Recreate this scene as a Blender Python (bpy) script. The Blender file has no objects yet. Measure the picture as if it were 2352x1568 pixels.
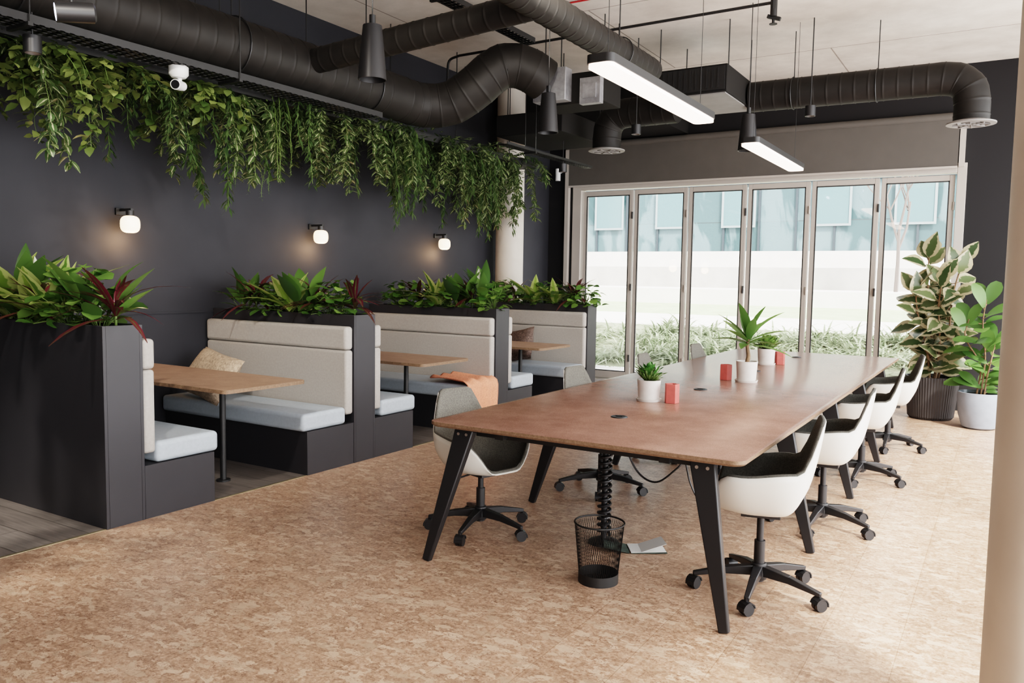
import bpy, math, random
from mathutils import Vector, Matrix
R=random.Random(7)
V=Vector
sc=bpy.context.scene
COL=sc.collection
# ------------------------------------------------------------------ materials
def newmat(name):
    m=bpy.data.materials.new(name); m.use_nodes=True
    nt=m.node_tree; b=nt.nodes['Principled BSDF']
    return m,nt,b
def pm(name,c,rough=.5,metal=0,noise=0,nscale=20,bump=0,bscale=60,emit=None,es=0,coat=0,spec=None):
    m,nt,b=newmat(name)
    b.inputs['Base Color'].default_value=(*c,1); b.inputs['Roughness'].default_value=rough
    b.inputs['Metallic'].default_value=metal
    if spec is not None: b.inputs['Specular IOR Level'].default_value=spec
    if coat: b.inputs['Coat Weight'].default_value=coat; b.inputs['Coat Roughness'].default_value=.15
    if noise or bump:
        tc=nt.nodes.new('ShaderNodeTexCoord')
    if noise:
        n=nt.nodes.new('ShaderNodeTexNoise'); n.inputs['Scale'].default_value=nscale; n.inputs['Detail'].default_value=6
        nt.links.new(tc.outputs['Object'],n.inputs['Vector'])
        r=nt.nodes.new('ShaderNodeValToRGB')
        r.color_ramp.elements[0].position=.3; r.color_ramp.elements[1].position=.7
        r.color_ramp.elements[0].color=(*[max(0,x*(1-noise)) for x in c],1)
        r.color_ramp.elements[1].color=(*[min(1,x*(1+noise)) for x in c],1)
        nt.links.new(n.outputs['Fac'],r.inputs['Fac']); nt.links.new(r.outputs['Color'],b.inputs['Base Color'])
    if bump:
        n2=nt.nodes.new('ShaderNodeTexNoise'); n2.inputs['Scale'].default_value=bscale; n2.inputs['Detail'].default_value=4
        nt.links.new(tc.outputs['Object'],n2.inputs['Vector'])
        bp=nt.nodes.new('ShaderNodeBump'); bp.inputs['Strength'].default_value=bump; bp.inputs['Distance'].default_value=.01
        nt.links.new(n2.outputs['Fac'],bp.inputs['Height']); nt.links.new(bp.outputs['Normal'],b.inputs['Normal'])
    if emit:
        b.inputs['Emission Color'].default_value=(*emit,1); b.inputs['Emission Strength'].default_value=es
    return m
M={}
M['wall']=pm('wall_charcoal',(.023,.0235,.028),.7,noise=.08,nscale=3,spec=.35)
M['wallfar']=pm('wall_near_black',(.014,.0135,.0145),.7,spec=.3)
M['backwall']=pm('wall_grey_paint',(.20,.19,.18),.8)
M['black']=pm('black_metal',(.012,.012,.012),.5)
M['duct']=pm('duct_black',(.015,.0135,.012),.56,noise=.15,nscale=8,bump=.05,bscale=12,spec=.25)
M['casing']=pm('casing_black',(.014,.013,.012),.8,spec=.2)
M['lam']=pm('charcoal_laminate',(.024,.0235,.027),.5,noise=.05,nscale=5)
M['cush']=pm('grey_fabric',(.34,.32,.295),.9,noise=.06,nscale=60,bump=.25,bscale=400)
M['seat']=pm('blue_grey_fabric',(.36,.405,.445),.85,noise=.05,nscale=50,bump=.25,bscale=400)
M['felt']=pm('olive_grey_felt',(.075,.073,.063),.95,noise=.3,nscale=150,bump=.3,bscale=500)
M['feltL']=pm('light_grey_felt',(.12,.115,.10),.95,noise=.3,nscale=150,bump=.3,bscale=500)
M['white']=pm('white_plastic',(.70,.68,.62),.38)
M['blackpl']=pm('black_plastic',(.014,.014,.015),.42)
M['steel']=pm('steel',(.5,.5,.5),.3,metal=1)
M['galv']=pm('galvanised_steel',(.30,.30,.31),.5,metal=.5,noise=.15,nscale=25)
M['galvd']=pm('dull_panel',(.20,.19,.18),.7,noise=.1,nscale=5)
M['alu']=pm('window_frame_paint',(.42,.38,.34),.45)
M['rubber']=pm('gasket',(.03,.03,.03),.6)
M['blind']=pm('blind_fabric',(.088,.079,.070),.8,noise=.04,nscale=5)
M['colm']=pm('column_concrete',(.52,.475,.42),.6,noise=.10,nscale=3,bump=.12,bscale=12)
M['pot']=pm('white_ceramic',(.68,.64,.60),.5,noise=.05,nscale=30)
M['potblue']=pm('grey_blue_stoneware',(.20,.23,.27),.6,noise=.08,nscale=12)
M['potdark']=pm('dark_ribbed_ceramic',(.035,.032,.032),.6)
M['soil']=pm('soil',(.03,.02,.014),.95,noise=.4,nscale=60,bump=.6,bscale=80)
M['stem']=pm('stem_green',(.09,.14,.03),.6)
M['trunk']=pm('brown_trunk',(.18,.11,.06),.8,noise=.3,nscale=30,bump=.4,bscale=60)
M['red']=pm('red_wood',(.45,.09,.075),.6,noise=.1,nscale=30)
M['opal']=pm('opal_glass',(.9,.85,.75),.3,emit=(1,.66,.38),es=2.6)
M['diff']=pm('led_diffuser',(.9,.9,.9),.4,emit=(1,.70,.54),es=4.2)
M['spotface']=pm('spot_lens',(.9,.9,1),.2,emit=(.75,.75,1),es=6)
M['whitep']=pm('white_enclosure',(.66,.66,.65),.35)
M['dglass']=pm('dark_lens',(.01,.01,.012),.1)
M['orange']=pm('orange_wool',(.72,.29,.18),.95,noise=.2,nscale=80,bump=.4,bscale=250)
M['fringe']=pm('wool_fringe',(.75,.52,.43),.95)
M['tan']=pm('tan_boucle',(.40,.31,.23),.95,noise=.3,nscale=45,bump=1,bscale=70)
M['brown']=pm('brown_boucle',(.14,.10,.085),.95,noise=.45,nscale=45,bump=1,bscale=70)
M['strip']=pm('brass_strip',(.45,.38,.25),.4,metal=.8)
M['redpipe']=pm('red_cable',(.4,.02,.02),.5)
M['paper']=pm('paper',(.65,.65,.63),.6)
M['papergr']=pm('magazine_cover',(.05,.07,.06),.5,noise=.5,nscale=20)
M['spathe']=pm('white_spathe',(.70,.74,.62),.5)
M['pave']=pm('paving',(.60,.58,.55),.8,noise=.1,nscale=4)
M['conc']=pm('terrace_concrete',(.72,.69,.64),.8,noise=.06,nscale=2)
M['conc2']=pm('terrace_concrete_grey',(.42,.41,.38),.8,noise=.1,nscale=2)
M['lawn']=pm('lawn',(.36,.43,.25),.9,noise=.12,nscale=3)
M['mulch']=pm('planted_soil',(.22,.24,.16),.95,noise=.3,nscale=8)
M['bark']=pm('bare_bark',(.14,.12,.11),.9)

def mk_floor():
    m,nt,b=newmat('cork_floor'); N=nt.nodes.new; L=nt.links.new
    tc=N('ShaderNodeTexCoord')
    mp=N('ShaderNodeMapping'); mp.inputs['Scale'].default_value=(1.0,1.6,1)
    L(tc.outputs['Object'],mp.inputs['Vector'])
    nz=N('ShaderNodeTexNoise'); nz.inputs['Scale'].default_value=13; nz.inputs['Detail'].default_value=7; nz.inputs['Roughness'].default_value=.6
    L(mp.outputs['Vector'],nz.inputs['Vector'])
    mix=N('ShaderNodeMixRGB'); mix.blend_type='ADD'; mix.inputs['Fac'].default_value=.20
    L(mp.outputs['Vector'],mix.inputs['Color1']); L(nz.outputs['Color'],mix.inputs['Color2'])
    n2=N('ShaderNodeTexNoise'); n2.inputs['Scale'].default_value=52; n2.inputs['Detail'].default_value=8; n2.inputs['Roughness'].default_value=.78
    L(tc.outputs['Object'],n2.inputs['Vector'])
    r2=N('ShaderNodeValToRGB'); cr=r2.color_ramp
    cr.elements[0].position=.32; cr.elements[0].color=(.20,.115,.075,1)
    cr.elements[1].position=.70; cr.elements[1].color=(.59,.44,.345,1)
    e=cr.elements.new(.49); e.color=(.395,.255,.178,1)
    L(n2.outputs['Fac'],r2.inputs['Fac'])
    vo=N('ShaderNodeTexVoronoi'); vo.inputs['Scale'].default_value=20
    L(mix.outputs['Color'],vo.inputs['Vector'])
    sep=N('ShaderNodeSeparateColor'); L(vo.outputs['Color'],sep.inputs['Color'])
    rc=N('ShaderNodeValToRGB'); rc.color_ramp.elements[0].position=.74; rc.color_ramp.elements[0].color=(0,0,0,1); rc.color_ramp.elements[1].position=.80; rc.color_ramp.elements[1].color=(.75,.75,.75,1)
    L(sep.outputs['Red'],rc.inputs['Fac'])
    mc=N('ShaderNodeMixRGB'); mc.inputs['Color2'].default_value=(.56,.42,.315,1); L(rc.outputs['Color'],mc.inputs['Fac']); L(r2.outputs['Color'],mc.inputs['Color1'])
    rt=N('ShaderNodeValToRGB'); rt.color_ramp.elements[0].position=.0; rt.color_ramp.elements[0].color=(.78,.75,.72,1); rt.color_ramp.elements[1].position=.55; rt.color_ramp.elements[1].color=(1.05,1.04,1.03,1)
    L(sep.outputs['Green'],rt.inputs['Fac'])
    mu=N('ShaderNodeMixRGB'); mu.blend_type='MULTIPLY'; mu.inputs['Fac'].default_value=1
    L(mc.outputs['Color'],mu.inputs['Color1']); L(rt.outputs['Color'],mu.inputs['Color2'])
    n3=N('ShaderNodeTexNoise'); n3.inputs['Scale'].default_value=14; n3.inputs['Detail'].default_value=6; n3.inputs['Distortion'].default_value=1.8
    L(mp.outputs['Vector'],n3.inputs['Vector'])
    r3=N('ShaderNodeValToRGB'); e=r3.color_ramp.elements
    e[0].position=.482; e[0].color=(0,0,0,1); e[1].position=.5; e[1].color=(1,1,1,1)
    x=r3.color_ramp.elements.new(.518); x.color=(0,0,0,1)
    L(n3.outputs['Fac'],r3.inputs['Fac'])
    n4=N('ShaderNodeTexNoise'); n4.inputs['Scale'].default_value=9; L(mp.outputs['Vector'],n4.inputs['Vector'])
    r4=N('ShaderNodeValToRGB'); r4.color_ramp.elements[0].position=.44; r4.color_ramp.elements[1].position=.54
    L(n4.outputs['Fac'],r4.inputs['Fac'])
    mm=N('ShaderNodeMath'); mm.operation='MULTIPLY'; L(r3.outputs['Color'],mm.inputs[0]); L(r4.outputs['Color'],mm.inputs[1])
    m5=N('ShaderNodeMath'); m5.operation='MULTIPLY'; m5.inputs[1].default_value=.9; L(mm.outputs[0],m5.inputs[0])
    md=N('ShaderNodeMixRGB'); md.inputs['Color2'].default_value=(.13,.062,.040,1)
    L(m5.outputs[0],md.inputs['Fac']); L(mu.outputs['Color'],md.inputs['Color1'])
    br=N('ShaderNodeTexBrick'); br.inputs['Scale'].default_value=1; br.inputs['Brick Width'].default_value=.9; br.inputs['Row Height'].default_value=.3
    br.inputs['Mortar Size'].default_value=.0018; br.inputs['Color1'].default_value=(1,1,1,1); br.inputs['Color2'].default_value=(.89,.88,.87,1); br.inputs['Mortar'].default_value=(.68,.64,.60,1)
    mpb=N('ShaderNodeMapping'); mpb.inputs['Rotation'].default_value=(0,0,math.pi/2); L(tc.outputs['Object'],mpb.inputs['Vector']); L(mpb.outputs['Vector'],br.inputs['Vector'])
    mf=N('ShaderNodeMixRGB'); mf.blend_type='MULTIPLY'; mf.inputs['Fac'].default_value=1
    L(md.outputs['Color'],mf.inputs['Color1']); L(br.outputs['Color'],mf.inputs['Color2'])
    L(mf.outputs['Color'],b.inputs['Base Color'])
    b.inputs['Roughness'].default_value=.34
    return m
M['cork']=mk_floor()
def mk_darkfloor():
    m,nt,b=newmat('grey_plank_floor'); N=nt.nodes.new; L=nt.links.new
    tc=N('ShaderNodeTexCoord')
    br=N('ShaderNodeTexBrick'); br.inputs['Scale'].default_value=1; br.inputs['Brick Width'].default_value=1.2; br.inputs['Row Height'].default_value=.2
    br.inputs['Mortar Size'].default_value=.003; br.inputs['Color1'].default_value=(.18,.155,.14,1); br.inputs['Color2'].default_value=(.26,.23,.21,1); br.inputs['Mortar'].default_value=(.08,.07,.06,1)
    L(tc.outputs['Object'],br.inputs['Vector'])
    mp=N('ShaderNodeMapping'); mp.inputs['Scale'].default_value=(2,30,1); L(tc.outputs['Object'],mp.inputs['Vector'])
    n=N('ShaderNodeTexNoise'); n.inputs['Scale'].default_value=2; n.inputs['Detail'].default_value=6; L(mp.outputs['Vector'],n.inputs['Vector'])
    mu=N('ShaderNodeMixRGB'); mu.blend_type='MULTIPLY'; mu.inputs['Fac'].default_value=.7
    L(br.outputs['Color'],mu.inputs['Color1']); L(n.outputs['Fac'],mu.inputs['Color2']); L(mu.outputs['Color'],b.inputs['Base Color'])
    b.inputs['Roughness'].default_value=.45
    return m
M['dfloor']=mk_darkfloor()
def mk_wood(name,c1,c2,sc1=6,rough=.4):
    m,nt,b=newmat(name); N=nt.nodes.new; L=nt.links.new
    tc=N('ShaderNodeTexCoord')
    n=N('ShaderNodeTexNoise'); n.inputs['Scale'].default_value=sc1; n.inputs['Detail'].default_value=9; n.inputs['Roughness'].default_value=.7; L(tc.outputs['Object'],n.inputs['Vector'])
    r=N('ShaderNodeValToRGB'); r.color_ramp.elements[0].position=.3; r.color_ramp.elements[1].position=.72
    r.color_ramp.elements[0].color=(*c1,1); r.color_ramp.elements[1].color=(*c2,1); L(n.outputs['Fac'],r.inputs['Fac'])
    n2=N('ShaderNodeTexNoise'); n2.inputs['Scale'].default_value=180; n2.inputs['Detail'].default_value=2; L(tc.outputs['Object'],n2.inputs['Vector'])
    r2=N('ShaderNodeValToRGB'); r2.color_ramp.elements[0].position=.35; r2.color_ramp.elements[0].color=(.7,.68,.66,1); r2.color_ramp.elements[1].position=.6
    L(n2.outputs['Fac'],r2.inputs['Fac'])
    mu=N('ShaderNodeMixRGB'); mu.blend_type='MULTIPLY'; mu.inputs['Fac'].default_value=.8
    L(r.outputs['Color'],mu.inputs['Color1']); L(r2.outputs['Color'],mu.inputs['Color2']); L(mu.outputs['Color'],b.inputs['Base Color'])
    b.inputs['Roughness'].default_value=rough
    return m
M['ttop']=mk_wood('table_cork_linoleum',(.225,.120,.090),(.34,.200,.155),5,.26)
M['btop']=mk_wood('booth_table_cork',(.27,.165,.11),(.40,.26,.185),8,.45)
M['tedge']=mk_wood('table_edge_cork',(.14,.085,.05),(.24,.155,.10),60,.6)
def mk_ceiling():
    m,nt,b=newmat('ceiling_concrete'); N=nt.nodes.new; L=nt.links.new
    tc=N('ShaderNodeTexCoord')
    n=N('ShaderNodeTexNoise'); n.inputs['Scale'].default_value=1.6; n.inputs['Detail'].default_value=8; n.inputs['Roughness'].default_value=.65; L(tc.outputs['Object'],n.inputs['Vector'])
    r=N('ShaderNodeValToRGB'); r.color_ramp.elements[0].position=.3; r.color_ramp.elements[1].position=.75
    r.color_ramp.elements[0].color=(.46,.41,.36,1); r.color_ramp.elements[1].color=(.70,.64,.57,1); L(n.outputs['Fac'],r.inputs['Fac'])
    br=N('ShaderNodeTexBrick'); br.inputs['Scale'].default_value=1; br.inputs['Brick Width'].default_value=3.6; br.inputs['Row Height'].default_value=2.4
    br.inputs['Mortar Size'].default_value=.008; br.inputs['Color1'].default_value=(1,1,1,1); br.inputs['Color2'].default_value=(.95,.95,.95,1); br.inputs['Mortar'].default_value=(.45,.42,.4,1)
    L(tc.outputs['Object'],br.inputs['Vector'])
    mu=N('ShaderNodeMixRGB'); mu.blend_type='MULTIPLY'; mu.inputs['Fac'].default_value=1
    L(r.outputs['Color'],mu.inputs['Color1']); L(br.outputs['Color'],mu.inputs['Color2']); L(mu.outputs['Color'],b.inputs['Base Color'])
    b.inputs['Roughness'].default_value=.85
    return m
M['ceil']=mk_ceiling()
def mk_glass(name,tint=(1,1,1),refl=.07):
    m=bpy.data.materials.new(name); m.use_nodes=True; nt=m.node_tree; nt.nodes.clear(); N=nt.nodes.new
    o=N('ShaderNodeOutputMaterial'); t=N('ShaderNodeBsdfTransparent'); t.inputs[0].default_value=(*tint,1)
    g=N('ShaderNodeBsdfGlossy'); g.inputs['Roughness'].default_value=.02
    mx=N('ShaderNodeMixShader'); mx.inputs[0].default_value=refl
    nt.links.new(t.outputs[0],mx.inputs[1]); nt.links.new(g.outputs[0],mx.inputs[2]); nt.links.new(mx.outputs[0],o.inputs[0])
    return m
M['glass']=mk_glass('window_glass')
def mk_leaf(name,c1,c2,edge=None,estart=.6,rough=.4,trans=.3,rev=False):
    m=bpy.data.materials.new(name); m.use_nodes=True; nt=m.node_tree; N=nt.nodes.new; L=nt.links.new
    b=nt.nodes['Principled BSDF']; out=nt.nodes['Material Output']
    at=N('ShaderNodeAttribute'); at.attribute_name='Col'; sp=N('ShaderNodeSeparateColor'); L(at.outputs['Color'],sp.inputs['Color'])
    mx=N('ShaderNodeMixRGB'); mx.inputs['Color1'].default_value=(*c1,1); mx.inputs['Color2'].default_value=(*c2,1); L(sp.outputs['Red'],mx.inputs['Fac'])
    col=mx.outputs['Color']
    if edge:
        tc=N('ShaderNodeTexCoord'); n=N('ShaderNodeTexNoise'); n.inputs['Scale'].default_value=25; L(tc.outputs['Object'],n.inputs['Vector'])
        a=N('ShaderNodeMath'); a.operation='MULTIPLY_ADD'; a.inputs[1].default_value=.6; L(n.outputs['Fac'],a.inputs[0]); 
        L(sp.outputs['Green'],a.inputs[2])
        r=N('ShaderNodeValToRGB'); r.color_ramp.elements[0].position=min(.98,estart+.25 -.0); r.color_ramp.elements[1].position=min(1.0,estart+.35)
        if rev:
            r.color_ramp.elements[0].color=(1,1,1,1); r.color_ramp.elements[1].color=(0,0,0,1)
        L(a.outputs[0],r.inputs['Fac'])
        m2=N('ShaderNodeMixRGB'); m2.inputs['Color2'].default_value=(*edge,1); L(r.outputs['Color'],m2.inputs['Fac']); L(col,m2.inputs['Color1']); col=m2.outputs['Color']
    L(col,b.inputs['Base Color']); b.inputs['Roughness'].default_value=rough
    tr=N('ShaderNodeBsdfTranslucent'); L(col,tr.inputs['Color'])
    ms=N('ShaderNodeMixShader'); ms.inputs[0].default_value=trans
    L(b.outputs[0],ms.inputs[1]); L(tr.outputs[0],ms.inputs[2]); L(ms.outputs[0],out.inputs['Surface'])
    return m
M['lf_pothos']=mk_leaf('leaf_pothos',(.045,.080,.02),(.21,.25,.08))
M['lf_willow']=mk_leaf('leaf_willow',(.03,.058,.02),(.10,.15,.055))
M['lf_trad']=mk_leaf('leaf_variegated_vine',(.045,.08,.03),(.10,.14,.05),edge=(.46,.45,.28),estart=.15,rev=True)
M['lf_fern']=mk_leaf('leaf_fern',(.08,.14,.03),(.17,.24,.07))
M['lf_lily']=mk_leaf('leaf_peace_lily',(.03,.07,.02),(.13,.23,.055),rough=.3)
M['lf_lime']=mk_leaf('leaf_lime_dracaena',(.10,.20,.035),(.28,.40,.08),edge=(.46,.52,.20),estart=.4,rough=.35)
M['lf_bush']=mk_leaf('leaf_bushy',(.05,.12,.025),(.20,.32,.08),rough=.35)
M['lf_red']=mk_leaf('leaf_burgundy',(.05,.008,.014),(.12,.018,.03),edge=(.07,.08,.03),estart=.2,rev=True,rough=.35,trans=.12)
M['lf_rubber']=mk_leaf('leaf_variegated_rubber',(.035,.062,.025),(.12,.15,.065),edge=(.42,.37,.24),estart=.54,rough=.3,trans=.2)
M['lf_fiddle']=mk_leaf('leaf_fiddle',(.055,.12,.03),(.14,.25,.07),rough=.35)
M['lf_grass']=mk_leaf('leaf_grass',(.17,.22,.12),(.45,.49,.36),rough=.6)
M['lf_succ']=mk_leaf('leaf_succulent',(.03,.10,.02),(.08,.20,.04),rough=.3,trans=.1)
def mk_facade():
    m,nt,b=newmat('teal_curtain_wall'); N=nt.nodes.new; L=nt.links.new
    tc=N('ShaderNodeTexCoord'); mp=N('ShaderNodeMapping'); mp.inputs['Rotation'].default_value=(math.pi/2,0,0); L(tc.outputs['Object'],mp.inputs['Vector'])
    br=N('ShaderNodeTexBrick'); br.inputs['Scale'].default_value=1; br.inputs['Brick Width'].default_value=2.0; br.inputs['Row Height'].default_value=2.1; br.offset=0.0
    br.inputs['Mortar Size'].default_value=.03; br.inputs['Color1'].default_value=(.034,.075,.082,1); br.inputs['Color2'].default_value=(.085,.138,.150,1); br.inputs['Mortar'].default_value=(.05,.07,.075,1)
    L(mp.outputs['Vector'],br.inputs['Vector'])
    mp2=N('ShaderNodeMapping'); mp2.inputs['Scale'].default_value=(1,1,.4); L(tc.outputs['Object'],mp2.inputs['Vector'])
    n=N('ShaderNodeTexNoise'); n.inputs['Scale'].default_value=.6; n.inputs['Detail'].default_value=5; n.inputs['Distortion'].default_value=1.0; L(mp2.outputs['Vector'],n.inputs['Vector'])
    mx=N('ShaderNodeMixRGB'); mx.inputs['Color2'].default_value=(.17,.24,.26,1); 
    r=N('ShaderNodeValToRGB'); r.color_ramp.elements[0].position=.48; r.color_ramp.elements[1].position=.55; L(n.outputs['Fac'],r.inputs['Fac'])
    mm=N('ShaderNodeMath'); mm.operation='MULTIPLY'; mm.inputs[1].default_value=.65; L(r.outputs['Color'],mm.inputs[0]); L(mm.outputs[0],mx.inputs['Fac'])
    L(br.outputs['Color'],mx.inputs['Color1']); L(mx.outputs['Color'],b.inputs['Base Color']); b.inputs['Roughness'].default_value=.5
    return m
M['facade']=mk_facade()
M['mull']=pm('facade_mullion',(.04,.055,.065),.5)
M['fwin']=pm('facade_window',(.11,.19,.205),.4)
M['fframe']=pm('facade_window_frame',(.24,.29,.30),.5)

# ------------------------------------------------------------------ mesh builder
class MB:
    def __init__(s): s.v=[];s.f=[];s.m=[];s.c=[]
    def add(s,vs,fs,mi=0,cols=None):
        o=len(s.v); s.v+=[tuple(v) for v in vs]
        for f in fs: s.f.append(tuple(i+o for i in f)); s.m.append(mi)
        s.c+=cols if cols else [(.5,.5,.5,1)]*len(vs)
    def box(s,x0,x1,y0,y1,z0,z1,mi=0):
        s.add([(x0,y0,z0),(x1,y0,z0),(x1,y1,z0),(x0,y1,z0),(x0,y0,z1),(x1,y0,z1),(x1,y1,z1),(x0,y1,z1)],
              [(3,2,1,0),(4,5,6,7),(0,1,5,4),(1,2,6,5),(2,3,7,6),(3,0,4,7)],mi)
    def prism(s,p0,s0,p1,s1,side,mi=0):
        p0=V(p0);p1=V(p1);d=(p1-p0).normalized();u=(V(side)-d*V(side).dot(d)).normalized();w=d.cross(u)
        vs=[]
        for p,(a,b) in ((p0,s0),(p1,s1)):
            for i,j in ((-1,-1),(1,-1),(1,1),(-1,1)): vs.append(p+u*a/2*i+w*b/2*j)
        s.add(vs,[(3,2,1,0),(4,5,6,7),(0,1,5,4),(1,2,6,5),(2,3,7,6),(3,0,4,7)],mi)
    def tube(s,pts,rad,n=8,mi=0,caps=True):
        pts=[V(p) for p in pts]; k=len(pts)
        if not isinstance(rad,(list,tuple)): rad=[rad]*k
        d=(pts[1]-pts[0]).normalized(); up=V((0,0,1)) if abs(d.z)<.9 else V((1,0,0))
        u=d.cross(up).normalized(); vs=[];fs=[]
        for i in range(k):
            a=pts[max(0,i-1)];b=pts[min(k-1,i+1)]; dd=(b-a)
            if dd.length>1e-9: dd.normalize()
            else: dd=d
            u=(u-dd*u.dot(dd)).normalized(); w=dd.cross(u)
            for j in range(n):
                t=2*math.pi*j/n; vs.append(pts[i]+(u*math.cos(t)+w*math.sin(t))*rad[i])
        for i in range(k-1):
            for j in range(n):
                j2=(j+1)%n; fs.append((i*n+j,i*n+j2,(i+1)*n+j2,(i+1)*n+j))
        if caps: fs.append(tuple(range(n))[::-1]); fs.append(tuple((k-1)*n+j for j in range(n)))
        s.add(vs,fs,mi)
    def cyl(s,p0,p1,r0,r1=None,n=20,mi=0): s.tube([p0,p1],[r0,r0 if r1 is None else r1],n,mi)
    def lathe(s,prof,n=24,c=(0,0,0),mi=0,rib=None,close=False):
        vs=[];fs=[];k=len(prof)
        for r,z in prof:
            for j in range(n):
                t=2*math.pi*j/n; q=r*(rib(j) if rib else 1); vs.append((c[0]+q*math.cos(t),c[1]+q*math.sin(t),c[2]+z))
        for i in range(k-1):
            for j in range(n):
                j2=(j+1)%n; fs.append((i*n+j,i*n+j2,(i+1)*n+j2,(i+1)*n+j))
        if close: fs.append(tuple(range(n))[::-1]); fs.append(tuple((k-1)*n+j for j in range(n)))
        s.add(vs,fs,mi)
    def leaf(s,base,d,up,L,W,bend=.3,fold=.15,seg=4,shape='ov',mi=0,rnd=None):
        d=V(d).normalized(); up=V(up); sd=d.cross(up)
        if sd.length<.05: sd=d.cross(V((1,.3,0)))
        sd.normalize(); nr=sd.cross(d); base=V(base); rnd=R.random() if rnd is None else rnd
        vs=[];cs=[];fs=[]
        for i in range(seg+1):
            t=i/seg
            if shape=='ov': w=math.sin(math.pi*min(1,t**.8*.97+.02))
            elif shape=='lance': w=math.sin(math.pi*(t*.93+.05))**.8
            elif shape=='round': w=math.sqrt(max(.02,1-(2*t-1)**2))
            elif shape=='fid': w=(.45+.55*t)*math.sin(math.pi*min(1,(t*.9+.06)))**.6
            else: w=(1-t)**.6*(.5+.5*min(1,t*4))
            w=max(.04,w)*W/2
            p=base+d*L*(t-.25*abs(bend)*t*t)-nr*bend*L*t*t
            vs+=[p+sd*w+nr*fold*w,p,p-sd*w+nr*fold*w]
            cs+=[(rnd,1,t,1),(rnd,0,t,1),(rnd,1,t,1)]
        for i in range(seg):
            o=i*3; fs+=[(o,o+1,o+4,o+3),(o+1,o+2,o+5,o+4)]
        s.add(vs,fs,mi,cs)
def ob(name,mb,mats,parent=None,loc=(0,0,0),rot=0,bevel=0,bseg=2,sub=0,sharp=40,kind=None):
    me=bpy.data.meshes.new(name); me.from_pydata(mb.v,[],mb.f)
    if not isinstance(mats,(list,tuple)): mats=[mats]
    for m in mats: me.materials.append(m)
    me.polygons.foreach_set('material_index',mb.m); me.polygons.foreach_set('use_smooth',[True]*len(mb.f))
    ca=me.color_attributes.new('Col','FLOAT_COLOR','POINT'); ca.data.foreach_set('color',[x for c in mb.c for x in c])
    me.update()
    me.set_sharp_from_angle(angle=math.radians(sharp))
    o=bpy.data.objects.new(name,me); COL.objects.link(o); o.location=loc; o.rotation_euler=(0,0,rot)
    if parent: o.parent=parent
    if bevel:
        b=o.modifiers.new('bevel','BEVEL'); b.width=bevel; b.segments=bseg; b.limit_method='ANGLE'; b.angle_limit=math.radians(40)
    if sub:
        b=o.modifiers.new('sub','SUBSURF'); b.levels=sub; b.render_levels=sub
    if kind: o['kind']=kind
    return o
def empty(name,loc=(0,0,0),rot=0):
    o=bpy.data.objects.new(name,None); COL.objects.link(o); o.location=loc; o.rotation_euler=(0,0,rot); o.empty_display_size=.1
    return o
def tag(o,label,cat,group=None):
    o['label']=label;o['category']=cat
    if group:o['group']=group
    return o
def dup(o,loc=None,rot=None,parent=None,scale=None):
    c=o.copy(); COL.objects.link(c)
    if parent is not None: c.parent=parent
    if loc is not None:c.location=loc
    if rot is not None:c.rotation_euler=rot if isinstance(rot,tuple) else (0,0,rot)
    if scale is not None:c.scale=scale
    for ch in list(o.children): dup(ch,parent=c)
    return c
def rods(parent,pts,r=.006,name='hanger_rod'):
    for p0,p1 in pts:
        mb=MB(); mb.cyl(p0,p1,r,n=6); ob(name,mb,M['black'],parent=parent)
def sbox(name,x0,x1,y0,y1,z0,z1,mat,kind='structure',bevel=0):
    mb=MB();mb.box(x0,x1,y0,y1,z0,z1); return ob(name,mb,mat,kind=kind,bevel=bevel)
def catmull(P,n=10):
    P=[V(p) for p in P]; Q=[P[0]*2-P[1]]+P+[P[-1]*2-P[-2]]; out=[]
    for i in range(1,len(Q)-2):
        for k in range(n):
            t=k/n; a,b,c,d=Q[i-1],Q[i],Q[i+1],Q[i+2]
            out.append(.5*((2*b)+(c-a)*t+(2*a-5*b+4*c-d)*t*t+(3*b-a-3*c+d)*t**3))
    out.append(P[-1]); return out
def resample(P,step):
    P=[V(p) for p in P]; out=[P[0].copy()]; acc=0
    for a,b in zip(P,P[1:]):
        L=(b-a).length; 
        if L<1e-9: continue
        pos=step-acc
        while pos<=L: out.append(a+(b-a)*(pos/L)); pos+=step
        acc=(acc+L)%step
    if (out[-1]-P[-1]).length>step*.3: out.append(P[-1])
    return out

# ------------------------------------------------------------------ room shell
XW=-6.1; YW=11.0; ZC=4.1; XR=1.5; YB=-2.0
sbox('floor',-4.40,XR,YB,YW,-.1,0,M['cork'])
o=sbox('floor_booth_area',XW,-4.42,YB,YW,-.1,0,M['dfloor']); o.name='floor.001'
sbox('trim_1',-4.42,-4.40,YB,YW,-.1,.002,M['strip'])
sbox('ceiling',XW,XR,YB,YW,ZC,ZC+.2,M['ceil'])
sbox('wall_left',XW-.2,XW,YB,YW+.2,-.1,ZC+.2,M['wall'])
sbox('wall_back',XW-.2,XR+.2,YB-.2,YB,-.1,ZC+.2,M['backwall'])
sbox('trim_2',XW,XW+.012,YB,8.9,1.155,1.17,M['wall'])
mb=MB()
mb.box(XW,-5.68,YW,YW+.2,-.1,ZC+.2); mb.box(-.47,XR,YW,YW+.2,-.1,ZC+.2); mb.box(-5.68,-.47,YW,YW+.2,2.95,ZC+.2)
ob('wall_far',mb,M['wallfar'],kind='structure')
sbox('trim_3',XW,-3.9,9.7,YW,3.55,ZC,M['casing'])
mb=MB()
for y in [YB+.05,0.2,2.4,4.6,6.8,9.0,10.95]: mb.box(XR,XR+.08,y-.04,y+.04,0,3.7)
mb.box(XR,XR+.08,YB,YW,0,.08); mb.box(XR,XR+.08,YB,YW,3.66,3.74)
ob('window_7',mb,M['alu'],kind='structure')
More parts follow.
